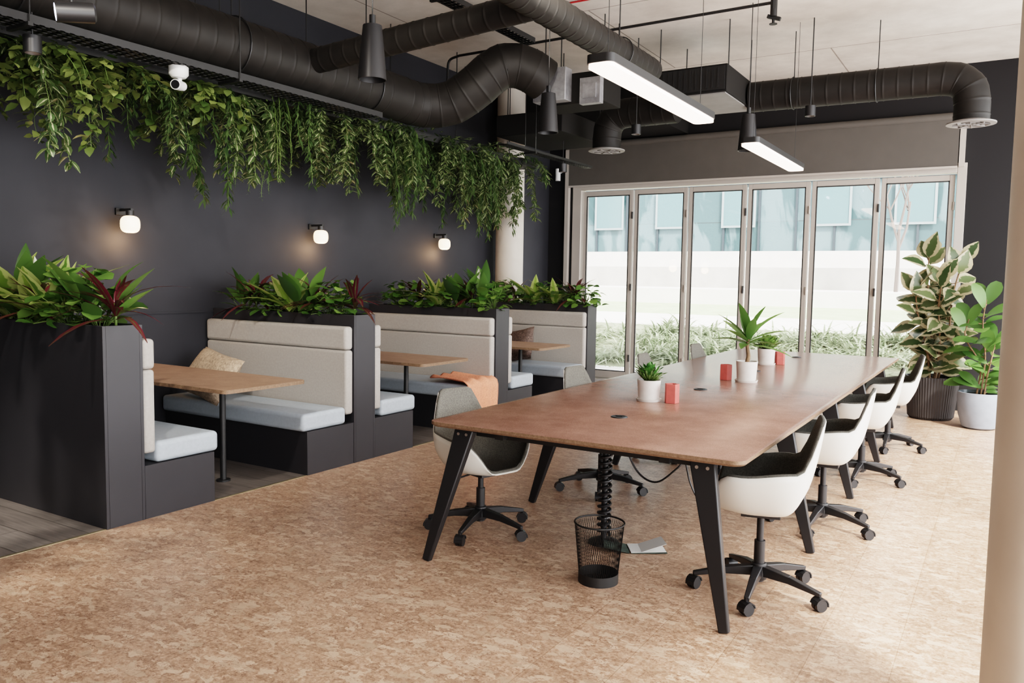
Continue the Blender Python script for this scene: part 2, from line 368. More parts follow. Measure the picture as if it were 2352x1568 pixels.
sbox('wall_right',XR,XR+.2,YB,YW,3.74,ZC,M['wall'])
def panel(i,x0,x1):
    mb=MB(); f=.055; y0,y1=YW+.03,YW+.09; z0,z1=.03,2.82
    mb.box(x0,x0+f,y0,y1,z0,z1); mb.box(x1-f,x1,y0,y1,z0,z1); mb.box(x0+f,x1-f,y0,y1,z0,z0+.11); mb.box(x0+f,x1-f,y0,y1,z1-.07,z1)
    w=ob('window_%d'%i,mb,M['alu'],kind='structure',bevel=.004)
    mb=MB(); mb.box(x0+f,x1-f,y0+.025,y0+.035,z0+.11,z1-.07); ob('glass_pane',mb,M['glass'],parent=w)
    mb=MB(); g=.012
    mb.box(x0+f,x0+f+g,y0-.002,y0+.02,z0+.11,z1-.07); mb.box(x1-f-g,x1-f,y0-.002,y0+.02,z0+.11,z1-.07)
    mb.box(x0+f,x1-f,y0-.002,y0+.02,z1-.07-g,z1-.07); mb.box(x0+f,x1-f,y0-.002,y0+.02,z0+.11,z0+.11+g)
    ob('gasket',mb,M['rubber'],parent=w)
    for z in (.35,1.4,2.45):
        mb=MB(); mb.cyl((x1,y0-.012,z-.05),(x1,y0-.012,z+.05),.012,n=10); ob('hinge',mb,M['rubber'] if i%2 else M['alu'],parent=w)
W=(5.53-.58)/6
for i in range(6):
    e=.012
    panel(i+1,-5.53+i*W+e,-5.53+(i+1)*W-e)
mb=MB(); mb.box(-5.68,-5.54,YW-.02,YW+.14,0,2.95); mb.box(-.57,-.47,YW-.02,YW+.14,0,2.95); mb.box(-5.54,-.57,YW-.02,YW+.14,2.84,2.95); mb.box(-5.54,-.57,YW+.0,YW+.14,0,.025)
ob('trim_4',mb,M['alu'],kind='structure',bevel=.004)
sbox('trim_5',-5.79,-5.73,YW-.07,YW,1.4,3.45,M['alu']); sbox('trim_6',-.56,-.50,YW-.07,YW,2.9,3.45,M['alu'])
bl=empty('roller_blind',(-3.15,YW-.06,3.47))
mb=MB(); mb.box(-2.58,2.58,-.01,.0,-.56,.0); ob('blind_fabric',mb,M['blind'],parent=bl)
mb=MB(); mb.cyl((-2.62,0,.02),(2.62,0,.02),.045,n=20); ob('roller_tube',mb,M['blind'],parent=bl)
mb=MB(); mb.box(-2.58,2.58,-.02,.01,-.585,-.56); ob('bottom_bar',mb,M['alu'],parent=bl)
tag(bl,'grey brown roller blind partly lowered above the folding glass doors','blind')

for loc,r,lab in (((.245,2.5,0),.25,'round pale concrete column with a smooth painted finish'),((-5.83,9.42,0),.19,'round raw concrete column beside the planted booths')):
    mb=MB(); mb.lathe([(r,0),(r,4.1)],48,close=True)
    c=ob('column',mb,M['colm'],loc=loc); tag(c,lab,'column')

# ------------------------------------------------------------------ ducts
def duct(name,path,r,label,pitch=.13,n=32):
    P=resample(path,pitch); pts=[];rad=[]
    for i,p in enumerate(P):
        nx=P[min(i+1,len(P)-1)]; pv=P[max(i-1,0)]; d=(nx-pv).normalized()
        if 0<i<len(P)-1:
            for k,rr in ((-.02,r),(-.009,r),(-.003,r+.003),(.003,r+.003),(.009,r),(.02,r)): pts.append(p+d*k); rad.append(rr)
        else: pts.append(p); rad.append(r)
    mb=MB(); mb.tube(pts,rad,n); 
    o=ob(name,mb,M['duct'],sharp=60); tag(o,label,'air duct'); return o
mainp=[(-5.1,-1.5,3.22),(-5.1,6.0,3.22)]+catmull([(-5.1,6.0,3.22),(-5.02,6.4,3.19),(-4.80,6.6,3.22),(-4.56,6.7,3.38),(-4.36,6.8,3.56),(-4.2,6.92,3.58),(-4.08,7.02,3.52),(-4.02,7.12,3.46)],8)[1:]
duct('main_air_duct',mainp,.21,'large black spiral ventilation duct with an s-bend',pitch=.15)
duct('branch_air_duct',[(-4.95,4.9,3.25),(-2.93,4.98,3.40)],.10,'black spiral branch duct crossing between two longer ducts',pitch=.13)
o=duct('supply_air_duct',[(-2.9,1.5,3.42),(-2.9,7.1,3.42)],.115,'slim black spiral duct running above the meeting table',pitch=.12)
def elbowpath(a,c,b,rad=.25):
    a,c,b=V(a),V(c),V(b); d1=(a-c).normalized(); d2=(b-c).normalized(); s=c+d1*rad; e=c+d2*rad; out=[a,s]
    for i in range(1,6):
        t=i/6; out.append((1-t)**2*s+2*t*(1-t)*c+t*t*e)
    return out+[e,b]
def outlet(x,y,z,r,parent):
    mb=MB(); mb.lathe([(r*.82,.03),(r*1.0,.02),(r*1.25,.005),(r*1.25,-.008),(r*.95,-.012),(r*.9,.0),(r*.82,.03)],32,c=(x,y,z))
    for k in range(8):
        a=2*math.pi*k/8; mb.prism((x,y,z-.004),(.012,.006),(x+r*.92*math.cos(a),y+r*.92*math.sin(a),z-.004),(.03,.006),(0,0,1))
    for rr in (.3,.6): mb.lathe([(r*rr,-.01),(r*(rr+.07),-.01),(r*(rr+.07),.004),(r*rr,.004),(r*rr,-.01)],24,c=(x,y,z))
    ob('air_diffuser',mb,M['galvd'],parent=parent)
o=duct('outlet_air_duct',elbowpath((-2.44,8.8,3.47),(-.37,8.85,3.47),(-.37,8.85,3.05),.26),.155,'black spiral duct ending in a downward outlet',pitch=.13); outlet(-.37,8.85,3.03,.17,o)
o=duct('short_outlet_duct',elbowpath((-3.22,8.70,3.42),(-4.08,8.72,3.42),(-4.08,8.72,3.03),.26),.165,'short black elbow duct with round ceiling diffuser',pitch=.13); outlet(-4.08,8.72,3.01,.17,o)
u=empty('fan_coil_unit',(-2.84,8.5,3.38))
mb=MB(); mb.box(-.38,.38,-.5,.52,0,.27); ob('casing',mb,M['casing'],parent=u,bevel=.008)
mb=MB(); mb.box(-.36,.36,-.515,-.5,.02,.25)
for i in range(12): mb.box(-.34+i*.057,-.325+i*.057,-.525,-.51,.04,.23)
ob('intake_grille',mb,M['black'],parent=u)
mb=MB(); mb.box(-.36,.36,-.48,.5,-.012,0); ob('bottom_panel',mb,M['galvd'],parent=u)
rods(u,[((x,y,.27),(x,y,.72)) for x in(-.36,.36) for y in (-.4,.4)])
tag(u,'black rectangular fan coil unit hung from the ceiling on rods','fan unit')
u=empty('ceiling_fan_unit',(-3.78,7.45,3.26))
mb=MB(); mb.box(-.42,.30,-.12,.30,0,.30); ob('casing',mb,M['casing'],parent=u,bevel=.008)
mb=MB(); mb.box(-.42,-.05,-.26,-.12,.02,.34); ob('galvanised_plenum',mb,M['galv'],parent=u,bevel=.005)
mb=MB(); mb.box(.08,.30,-.2,-.12,-.03,.22); mb.box(.12,.26,-.215,-.2,.02,.16); ob('control_box',mb,M['galv'],parent=u)
rods(u,[((x,y,.30),(x,y,.84)) for x in(-.38,.28) for y in (-.08,.26)])
tag(u,'black fan unit with galvanised metal end plenum','fan unit')
u=empty('air_handling_box',(-4.85,8.9,3.2))
mb=MB(); mb.box(-.5,.4,-.6,.6,.0,.25); ob('casing',mb,M['casing'],parent=u,bevel=.01)
rods(u,[((x,y,.25),(x,y,.9)) for x in(-.4,.35) for y in (-.5,.5)])
tag(u,'wide flat black air handling box below the ceiling','fan unit')

for x,y,z,r in [(-5.1,2.6,3.22,.222),(-5.1,4.2,3.22,.222),(-5.1,5.7,3.22,.222),(-2.9,4.0,3.42,.127),(-2.9,6.4,3.42,.127),(-1.2,8.83,3.47,.162),(-2.0,8.81,3.47,.162)]:
    h=empty('duct_hanger',(x,y,z))
    horiz= y<8
    pts=[]
    for k in range(25):
        a=2*math.pi*k/24
        pts.append((r*math.cos(a),0,r*math.sin(a)) if horiz else (0,r*math.cos(a),r*math.sin(a)))
    mb=MB(); mb.tube(pts,.006,5); ob('ring_clamp',mb,M['black'],parent=h)
    mb=MB(); mb.cyl((0,0,r),(0,0,ZC-z),.005,n=6); ob('hanger_rod',mb,M['black'],parent=h)
    tag(h,'thin black ring clamp and rod holding a duct','hanger','duct hangers')
def tray(name,x,z,y0,y1,w,label,h=.05):
    t=empty(name,(x,y0,z)); L=y1-y0
    mb=MB(); mb.box(-w/2,-w/2+.004,0,L,0,h); mb.box(w/2-.004,w/2,0,L,0,h)
    k=int(L/.06)
    for i in range(k): mb.box(-w/2,w/2,i*.06,i*.06+.03,0,.004)
    for xx in (-w/4,0,w/4): mb.box(xx-.012,xx+.012,0,L,0,.005)
    ob('perforated_tray',mb,M['black'],parent=t)
    for yy in [i*1.5+.6 for i in range(int(L/1.5))]:
        mb=MB(); mb.box(-w/2-.02,w/2+.02,yy-.015,yy+.015,-.02,0.002); mb.cyl((w/2+.01,yy,-.01),(w/2+.01,yy,ZC-z-.002),.005,n=6); mb.cyl((-w/2-.01,yy,-.01),(-w/2-.01,yy,ZC-z-.002),.005,n=6)
        ob('trapeze_support',mb,M['black'],parent=t)
    tag(t,label,'cable tray'); return t
tray('cable_tray',-5.0,2.93,-1,5.7,.20,'black perforated cable tray hung under the large duct')
tray('cable_tray',-4.75,2.95,7.5,9.6,.12,'short black cable tray near the far windows',.03)
tray('cable_tray',-4.2,3.84,2.0,7.1,.14,'black cable tray fixed close to the concrete ceiling')
def conduit(name,path,r,mat,label,cat='pipe',n=8):
    mb=MB(); mb.tube(path,r,n); o=ob(name,mb,mat); tag(o,label,cat); return o
conduit('conduit_pipe',catmull([(-5.35,7.3,3.45),(-5.35,7.3,3.7),(-5.33,7.3,3.86),(-5.2,7.3,3.9)],5)+[V((-1.85,7.28,3.92))],.014,M['black'],'thin black conduit pipe with a bend down')
conduit('conduit_pipe',[(-1.85,7.28,4.1),(-1.85,7.28,3.86)],.03,M['black'],'short black pipe drop with a fitting')
conduit('conduit_pipe',[(-3.3,5.9,4.089),(.4,5.9,4.089)],.012,M['black'],'thin black conduit pipe clipped to the ceiling')
conduit('alarm_cable',[(-3.8,6.9,4.092),(-.2,6.95,4.092)],.008,M['redpipe'],'thin red alarm cable clipped to the ceiling','cable')
mb=MB(); mb.cyl((0,0,0),(0,0,-.06),.03,n=12); mb.cyl((0,0,-.06),(0,0,-.12),.012,n=10); mb.lathe([(.0,-.12),(.035,-.12),(.035,-.125),(0,-.125)],12); mb.prism((-.05,0,-.05),(.03,.03),(.06,0,-.09),(.03,.03),(0,1,0))
o=ob('sprinkler_head',mb,M['black'],loc=(-1.85,7.28,3.86)); tag(o,'small black sprinkler head on a pipe','sprinkler')

def cone(loc):
    p=empty('pendant_lamp',loc)
    mb=MB(); mb.lathe([(.0,.34),(.045,.34),(.06,.335),(.078,.15),(.09,.0),(.084,.0),(.07,.16),(.05,.3),(0,.3)],28); ob('lamp_shade',mb,M['blackpl'],parent=p)
    mb=MB(); mb.cyl((0,0,.34),(0,0,.40),.02,n=12); mb.cyl((0,0,.4),(0,0,ZC-loc[2]),.004,n=6); ob('cord',mb,M['black'],parent=p)
    mb=MB(); mb.lathe([(0,.03),(.035,.03),(.035,.06),(0,.06)],14); ob('bulb',mb,M['whitep'],parent=p)
    return tag(p,'matte black tapered cone pendant lamp on a thin cord','lamp','cone pendant lamps')
cone((-3.5,3.97,2.74)); cone((-3.48,6.23,2.77)); cone((-2.16,7.74,2.74))
def linear(x,y0,y1,z):
    L=y1-y0; p=empty('linear_pendant_light',(x,y0,z)); w=.08
    def rr(z0,z1,ww,inset):
        mb=MB(); n=8; ring=[]
        for (cx,cy,a0) in ((ww-.04,L-.04-inset,0),(-ww+.04,L-.04-inset,90),(-ww+.04,.04+inset,180),(ww-.04,.04+inset,270)):
            for k in range(n+1):
                a=math.radians(a0+90*k/n); ring.append((cx+.04*math.cos(a),cy+.04*math.sin(a)))
        m=len(ring); vs=[(a,b,z0) for a,b in ring]+[(a,b,z1) for a,b in ring]
        fs=[(i,(i+1)%m,m+(i+1)%m,m+i) for i in range(m)]+[tuple(range(m))[::-1],tuple(range(m,2*m))]
        mb.add(vs,fs); return mb
    ob('light_housing',rr(.016,.062,w,0),M['black'],parent=p)
    ob('light_diffuser',rr(-.006,.02,w-.006,.006),M['diff'],parent=p)
    rods(p,[((0,.12,.062),(0,.12,ZC-z)),((0,L-.12,.062),(0,L-.12,ZC-z))],.002,'suspension_wire')
    tag(p,'long black linear pendant light with glowing white underside','lamp','linear pendant lights')
linear(-1.9,3.93,5.70,2.63); linear(-1.9,6.85,8.65,2.65)
def spot(loc,d,r=.055,L=.2,aim=None,en=0,size=75):
    p=empty('ceiling_spotlight',loc); d=V(d).normalized()
    mb=MB(); mb.tube([-d*L*.6,-d*L*.55,d*L*.4],[r*.8,r,r],24); ob('lamp_body',mb,M['blackpl'],parent=p)
    mb=MB(); mb.tube([d*L*.4,d*L*.403],[r*.85,r*.85],24); ob('lamp_lens',mb,M['spotface'],parent=p)
    mb=MB(); mb.cyl((0,0,0),(0,0,min(.5,ZC-loc[2])),.01,n=8); ob('mount_arm',mb,M['black'],parent=p)
    if en:
        ld=bpy.data.lights.new('added_spot_beam','SPOT'); ld.energy=en; ld.spot_size=math.radians(size); ld.spot_blend=.8; ld.shadow_soft_size=.03; ld.color=(1,.93,.84)  # beam only for the added out-of-view spots
        lo=bpy.data.objects.new('added_spot_beam',ld); COL.objects.link(lo); lo.parent=p; dd=(V(aim)-V(loc)).normalized(); lo.location=dd*.14; lo.rotation_euler=dd.to_track_quat('-Z','Y').to_euler()
    tag(p,'black cylindrical adjustable spotlight switched on','spotlight','ceiling spotlights')  # label shared by the real spots and the added unseen ones
spot((-4.50,2.62,2.93),(-.42,-.84,-.12)); spot((-4.5,3.25,3.36),(-.3,-.8,-.5),.05)
for loc,aim,en,sz in (((-3.0,1.4,3.75),(-5.2,4.6,1.3),250,60),((-2.6,2.6,3.75),(-5.3,7.0,1.3),270,52),((-3.9,.6,3.7),(-5.4,2.9,1.3),120,60),((-2.4,4.4,3.75),(-5.4,8.8,1.6),220,52),((-5.85,-.5,3.8),(-4.85,2.0,0),700,34)):  # unseen spots added to brighten the trough plants and booth backs
    spot(loc,V(aim)-V(loc),.055,.2,aim,en,sz)  # last one shines through the vines, standing in for dappled sun
def can(loc,h=.12,r=.05,mat='blackpl',lab='small black cylinder downlight under the cable tray'):
    p=empty('ceiling_downlight',loc)
    mb=MB(); mb.lathe([(0,h),(r,h),(r,0),(r*.85,0),(r*.8,.03),(0,.03)],24); ob('lamp_body',mb,M[mat],parent=p)
    mb=MB(); mb.lathe([(0,.028),(r*.75,.028),(r*.75,.02),(0,.02)],16); ob('lamp_lens',mb,M['diff'],parent=p)
    rods(p,[((0,0,h),(0,0,min(ZC-loc[2],h+.9)))],.006,'stem')
    tag(p,lab,'lamp','small downlights')
can((-5.02,2.68,2.79),.1); can((-4.75,8.9,2.82),.1); can((-3.45,8.1,3.05),.1,.05,'blackpl','small black cylinder downlight on a stem')
can((-1.75,8.45,3.15),.1,.05,'blackpl','small black cylinder downlight on a stem')
p=empty('security_camera',(-5.0,3.66,2.84)); p.scale=(.78,.78,.78)
mb=MB(); mb.lathe([(0,.12),(.085,.12),(.085,.05),(.06,.02),(0,.015)],28); ob('mount',mb,M['whitep'],parent=p)
mb=MB(); mb.tube([(-.02,.06,-.04),(.0,.0,-.045),(.05,-.07,-.055)],[.04,.045,.045],20); ob('camera_body',mb,M['whitep'],parent=p)
mb=MB(); mb.tube([(.05,-.07,-.055),(.053,-.076,-.0555)],[.038,.038],20); ob('lens',mb,M['dglass'],parent=p)
mb=MB(); mb.cyl((0,.01,.02),(0,.01,-.05),.02,n=12); ob('neck',mb,M['whitep'],parent=p)
tag(p,'white turret security camera under the cable tray','camera')
p=empty('security_camera',(-5.9,YW-.10,3.05))
mb=MB(); mb.cyl((0,0,-.06),(0,0,.12),.04,n=16); ob('camera_body',mb,M['whitep'],parent=p)
mb=MB(); mb.cyl((0,.0,.08),(0,.10,.08),.02,n=10); ob('mount',mb,M['whitep'],parent=p)
tag(p,'small white security sensor on the dark wall beside the windows','camera')

# ------------------------------------------------------------------ booths
Y0=[2.69,4.78,6.87,8.97]; XE=-4.395; T=.25; HP=1.19
for i,y in enumerate(Y0):
    d=empty('planter_divider',(XE,y,0)); L=XE-XW-.005; t=.02
    mb=MB()
    mb.box(-L,0,0,t,0,HP); mb.box(-L,0,T-t,T,0,HP); mb.box(-t,0,t,T-t,0,HP); mb.box(-L,-L+t,t,T-t,0,HP)
    ob('divider_body',mb,M['lam'],parent=d,bevel=.0015,bseg=1)
    mb=MB(); mb.box(-L+t,-t,t,T-t,HP-.12,HP-.035); ob('soil',mb,M['soil'],parent=d)
    tag(d,'tall charcoal laminate booth divider with a planted trough on top','divider','planter dividers')
def bench(y,s):
    b=empty('booth_bench',(XE,y,0),0); L=1.685
    def bx(x0,x1,a0,a1,z0,z1):
        mb=MB(); ya,yb=sorted((s*a0,s*a1)); mb.box(x0,x1,ya,yb,z0,z1); return mb
    ob('bench_base',bx(-L,-.002,.002,.505,0,.33),M['lam'],parent=b,bevel=.0015,bseg=1)
    ob('seat_cushion',bx(-L,-.004,.085,.545,.332,.465),M['seat'],parent=b,bevel=.03,bseg=5)
    ob('lower_back_cushion',bx(-L,-.006,.003,.085,.40,.912),M['cush'],parent=b,bevel=.022,bseg=4)
    ob('upper_back_cushion',bx(-L,-.006,.003,.09,.914,1.10),M['cush'],parent=b,bevel=.026,bseg=4)
    tag(b,'upholstered booth bench with pale blue seat and grey padded back','bench','booth benches')
for i in range(3):
    bench(Y0[i]+T,1); bench(Y0[i+1],-1)
for i in range(3):
    yc=(Y0[i]+T+Y0[i+1])/2-.04; t=empty('booth_table',(-4.78,yc,0))
    mb=MB(); x0,x1,w=-1.31,.48,.36; ring=[]
    for cx,cy,a0,r in ((x1-.05,w-.05,0,.05),(x0+.01,w-.01,90,.01),(x0+.01,-w+.01,180,.01),(x1-.05,-w+.05,270,.05)):
        for k in range(7):
            a=math.radians(a0+15*k); ring.append((cx+r*math.cos(a),cy+r*math.sin(a)))
    m=len(ring)
    mb.add([(a,b,.715) for a,b in ring]+[(a,b,.74) for a,b in ring],[tuple(range(m))[::-1]]+[(k,(k+1)%m,m+(k+1)%m,m+k) for k in range(m)],1)
    mb.add([(a,b,.74) for a,b in ring],[tuple(range(m))],0)
    ob('tabletop',mb,[M['btop'],M['tedge']],parent=t)
    mb=MB(); mb.cyl((0,0,.01),(0,0,.715),.022,n=16); ob('table_leg',mb,M['black'],parent=t)
    mb=MB(); mb.lathe([(0,.012),(.05,.012),(.05,0),(0,0)],20); ob('foot_plate',mb,M['black'],parent=t)
    mb=MB(); mb.box(-1.2,.1,-.03,.03,.68,.714); ob('support_beam',mb,M['black'],parent=t)
    tag(t,'narrow brown cork-look booth table on a black pole','table','booth tables')
for y,z in ((3.90,1.90),(5.99,1.91),(8.10,1.93)):
    l=empty('wall_lamp',(XW,y,z))
    mb=MB(); mb.box(0,.02,-.04,.04,.055,.11); mb.box(.02,.17,-.012,.012,.085,.105); mb.cyl((.14,0,.04),(.14,0,.09),.03,n=16); ob('bracket',mb,M['black'],parent=l,bevel=.002)
    pr=[]
    for k in range(15):
        a=-math.pi/2+math.pi*k/14; c=math.cos(a);s_=math.sin(a)
        pr.append((.074*abs(c)**.6,-.02+.068*math.copysign(abs(s_)**.75,s_)))
    mb=MB(); mb.lathe(pr,28,c=(.14,0,0)); ob('opal_shade',mb,M['opal'],parent=l)
    tag(l,'opal glass globe wall lamp glowing warm on a black bracket','lamp','booth wall lamps')
    ld=bpy.data.lights.new('wall_lamp_light','POINT'); ld.energy=5; ld.color=(1,.60,.32); ld.shadow_soft_size=.08
    lo=bpy.data.objects.new('wall_lamp_light',ld); COL.objects.link(lo); lo.location=(.14,0,-.14); lo.parent=l
def pillow(loc,rot,w,h,t,mat,label):
    mb=MB(); n=14; vs=[];fs=[]
    for side in (1,-1):
        for i in range(n+1):
            for j in range(n+1):
                a=i/n*2-1;b=j/n*2-1; k=(1-a**4)*(1-b**4)
                pin=1-.06*(1-abs(a))*abs(b)**6
                pin2=1-.06*(1-abs(b))*abs(a)**6
                vs.append((a*w/2*pin2,side*t/2*k**.6+.004*math.sin(9*a+5*b),b*h/2*pin))
    N1=(n+1)**2
    for s_ in range(2):
        for i in range(n):
            for j in range(n):
                q=(s_*N1+i*(n+1)+j,s_*N1+(i+1)*(n+1)+j,s_*N1+(i+1)*(n+1)+j+1,s_*N1+i*(n+1)+j+1); fs.append(q if s_ else q[::-1])
    mb.add(vs,fs); o=ob('throw_pillow',mb,mat,loc=loc); o.rotation_euler=rot; tag(o,label,'pillow'); return o
pillow((-5.62,4.38,.655),(math.radians(-32),math.radians(7),math.radians(-10)),.64,.42,.17,M['tan'],'beige textured boucle throw pillow on the booth seat')
pillow((-5.20,8.66,.665),(math.radians(-18),math.radians(-12),math.radians(-14)),.50,.42,.14,M['brown'],'dark brown textured throw pillow on the booth seat')
bk=empty('throw_blanket',(-4.80,6.56,.47))
mb=MB(); n1,n2=34,18; vs=[];fs=[]
def bpt(u,v):
    s_=u*.80; yy=(v-.5)*(.46)*(1+.12*math.sin(u*3))-.02+u*.02
    zz=.016+.011*math.sin(v*17+u*5)+.014*(1-u)*abs(math.sin(v*9+u*4))
    L0=.42
    if s_<L0: return V((s_,yy,zz+ .02*(1-u)))
    a=s_-L0; r=.03
    if a<r*math.pi/2:
        t=a/r; return V((L0+(r+zz*.6)*math.sin(t),yy,-r+(r+zz)*math.cos(t)))
    d=a-r*math.pi/2
    return V((L0+r+zz*.6+.009*math.sin(v*22),yy,-r-d))
for i in range(n1+1):
    for j in range(n2+1): vs.append(bpt(i/n1,j/n2))
for i in range(n1):
    for j in range(n2):
        a=i*(n2+1)+j; fs.append((a,a+n2+1,a+n2+2,a+1))
mb.add(vs,fs); o=ob('blanket_cloth',mb,M['orange'],parent=bk); sm=o.modifiers.new('s','SOLIDIFY'); sm.thickness=.012; sm.offset=1
mb=MB()
for k in range(50):
    v=k/49; p=bpt(1,v); q=p+V((R.uniform(-.005,.012),R.uniform(-.012,.012),-.065-R.random()*.02)); mb.tube([p,(p+q)/2+V((.004,0,0)),q],.0034,4)
ob('blanket_fringe',mb,M['fringe'],parent=bk)
tag(bk,'orange wool throw blanket with pale fringe draped over bench end','blanket')

# ------------------------------------------------------------------ planter plants
def pl_lily(mb,n=16,L=.36,W=.12,flowers=1,mi=0):
    for k in range(n):
        a=R.uniform(0,2*math.pi); e=R.uniform(.75,1.45); d=V((math.cos(a)*math.cos(e),math.sin(a)*math.cos(e),math.sin(e)))
        st=R.uniform(.05,.20); b=V((math.cos(a)*.02,math.sin(a)*.02,0)); p=b+d*st
        mb.tube([b,p],.003,4,1); mb.leaf(p,d,(0,0,1),L*R.uniform(.6,1),W*R.uniform(.75,1.1),R.uniform(.1,.6),.2,6,'ov',0)
    for k in range(flowers):
        a=R.uniform(0,6.28); p=V((.06*math.cos(a),.06*math.sin(a),.29+.05*R.random())); mb.tube([(0,0,0),p*.6+V((0,0,.06)),p],.003,4,1); mb.leaf(p,(.4*math.cos(a),.4*math.sin(a),1),(math.cos(a),math.sin(a),.2),.12,.055,.15,.5,5,'ov',2)
def pl_strap(mb,n=16,L=.46,W=.10):
    for k in range(n):
        a=k*2.4+R.uniform(-.3,.3); e=R.uniform(.6,1.45); d=V((math.cos(a)*math.cos(e),math.sin(a)*math.cos(e),math.sin(e)))
        mb.leaf((.015*math.cos(a),.015*math.sin(a),.03),d,(0,0,1),L*R.uniform(.65,1.05),W*R.uniform(.8,1.2),R.uniform(.15,.7),.25,6,'ov',0)
    mb.tube([(0,0,-.02),(0,0,.06)],.012,6,1)
def pl_bush(mb,n=58,rad=.16,h=.27,ls=.09):
    for k in range(n):
        a=R.uniform(0,6.283); ph=R.uniform(.0,1.45); r=R.uniform(.5,1.2); p=V((math.cos(a)*math.cos(ph)*rad*r,math.sin(a)*math.cos(ph)*rad*r,.02+math.sin(ph)*h*r))
        if k%2==0: mb.tube([(0,0,-.01),p*.5+V((0,0,.03)),p],.0022,3,1)
        o=V((math.cos(a),math.sin(a),R.uniform(-.3,.6))); mb.leaf(p,o,(R.uniform(-.6,.6),R.uniform(-.6,.6),1),ls*R.uniform(.55,1.25),ls*R.uniform(.7,1.05),.25,.15,4,'round',0)
def pl_narrow(mb,n=20,L=.40,W=.040):
    for k in range(n):
        a=R.uniform(0,6.283); e=R.uniform(.1,1.4); d=V((math.cos(a)*math.cos(e),math.sin(a)*math.cos(e),math.sin(e)))
        mb.leaf((0,0,.06+R.random()*.10),d,(0,0,1),L*R.uniform(.6,1.1),W*R.uniform(.8,1.3),R.uniform(.2,.6),.2,5,'lance',0)
    mb.tube([(0,0,-.02),(0,0,.16)],.008,6,1)
PT={}
def store(key,name,fns,mats,label):
    PT[key]=[]
    for f in fns:
        mb=MB(); f(mb); PT[key].append((mb,name,mats,label))
PRO={}
def place(key,loc,s=1,rot=None,group='trough plants'):
    var=R.randrange(len(PT[key])); k=(key,var); rot=R.uniform(0,6.28) if rot is None else rot
    if k not in PRO:
        mb,name,mats,label=PT[key][var]; o=ob(name,mb,mats,loc=loc,rot=rot,sharp=180); o.scale=(s,s,s); tag(o,label,'plant',group); PRO[k]=o
    else: o=dup(PRO[k],loc=loc,rot=rot,scale=(s,s,s))
    return o
store('lily','peace_lily',[lambda m:pl_lily(m),lambda m:pl_lily(m,15,.34,.12,0)],[M['lf_lily'],M['stem'],M['spathe']],'dark green peace lily with white flowers in the trough')
store('lime','lime_dracaena',[lambda m:pl_strap(m),lambda m:pl_strap(m,12,.48,.13)],[M['lf_lime'],M['stem']],'bright lime green broad strap-leaved plant in the trough')
store('bush','round_leaf_bush',[lambda m:pl_bush(m),lambda m:pl_bush(m,70,.18,.22)],[M['lf_bush'],M['stem']],'bushy plant with small round green leaves in the trough')
store('red','burgundy_cordyline',[lambda m:pl_narrow(m),lambda m:pl_narrow(m,20,.36)],[M['lf_red'],M['stem']],'dark burgundy narrow-leaved plant in the trough')
seqs=[['lily','lime','lily','lime','red','lime','bush','bush','lily','red'],
      ['lily','red','bush','bush','lime','lily','red','bush','bush','red'],
      ['bush','bush','red','bush','lime','bush','lily','red','lily','bush'],
      ['lily','bush','red','bush','lime','bush','lime','bush','red','bush']]
for i,y in enumerate(Y0):
    n=len(seqs[i])
    for k,key in enumerate(seqs[i]):
        x=-5.80+(1.31)*k/(n-1)
        place(key,(x,y+T/2+R.uniform(-.03,.03),HP-.04),R.uniform(.92,1.12)*(1.12 if i==0 else 1)*(.8 if k==0 else 1))

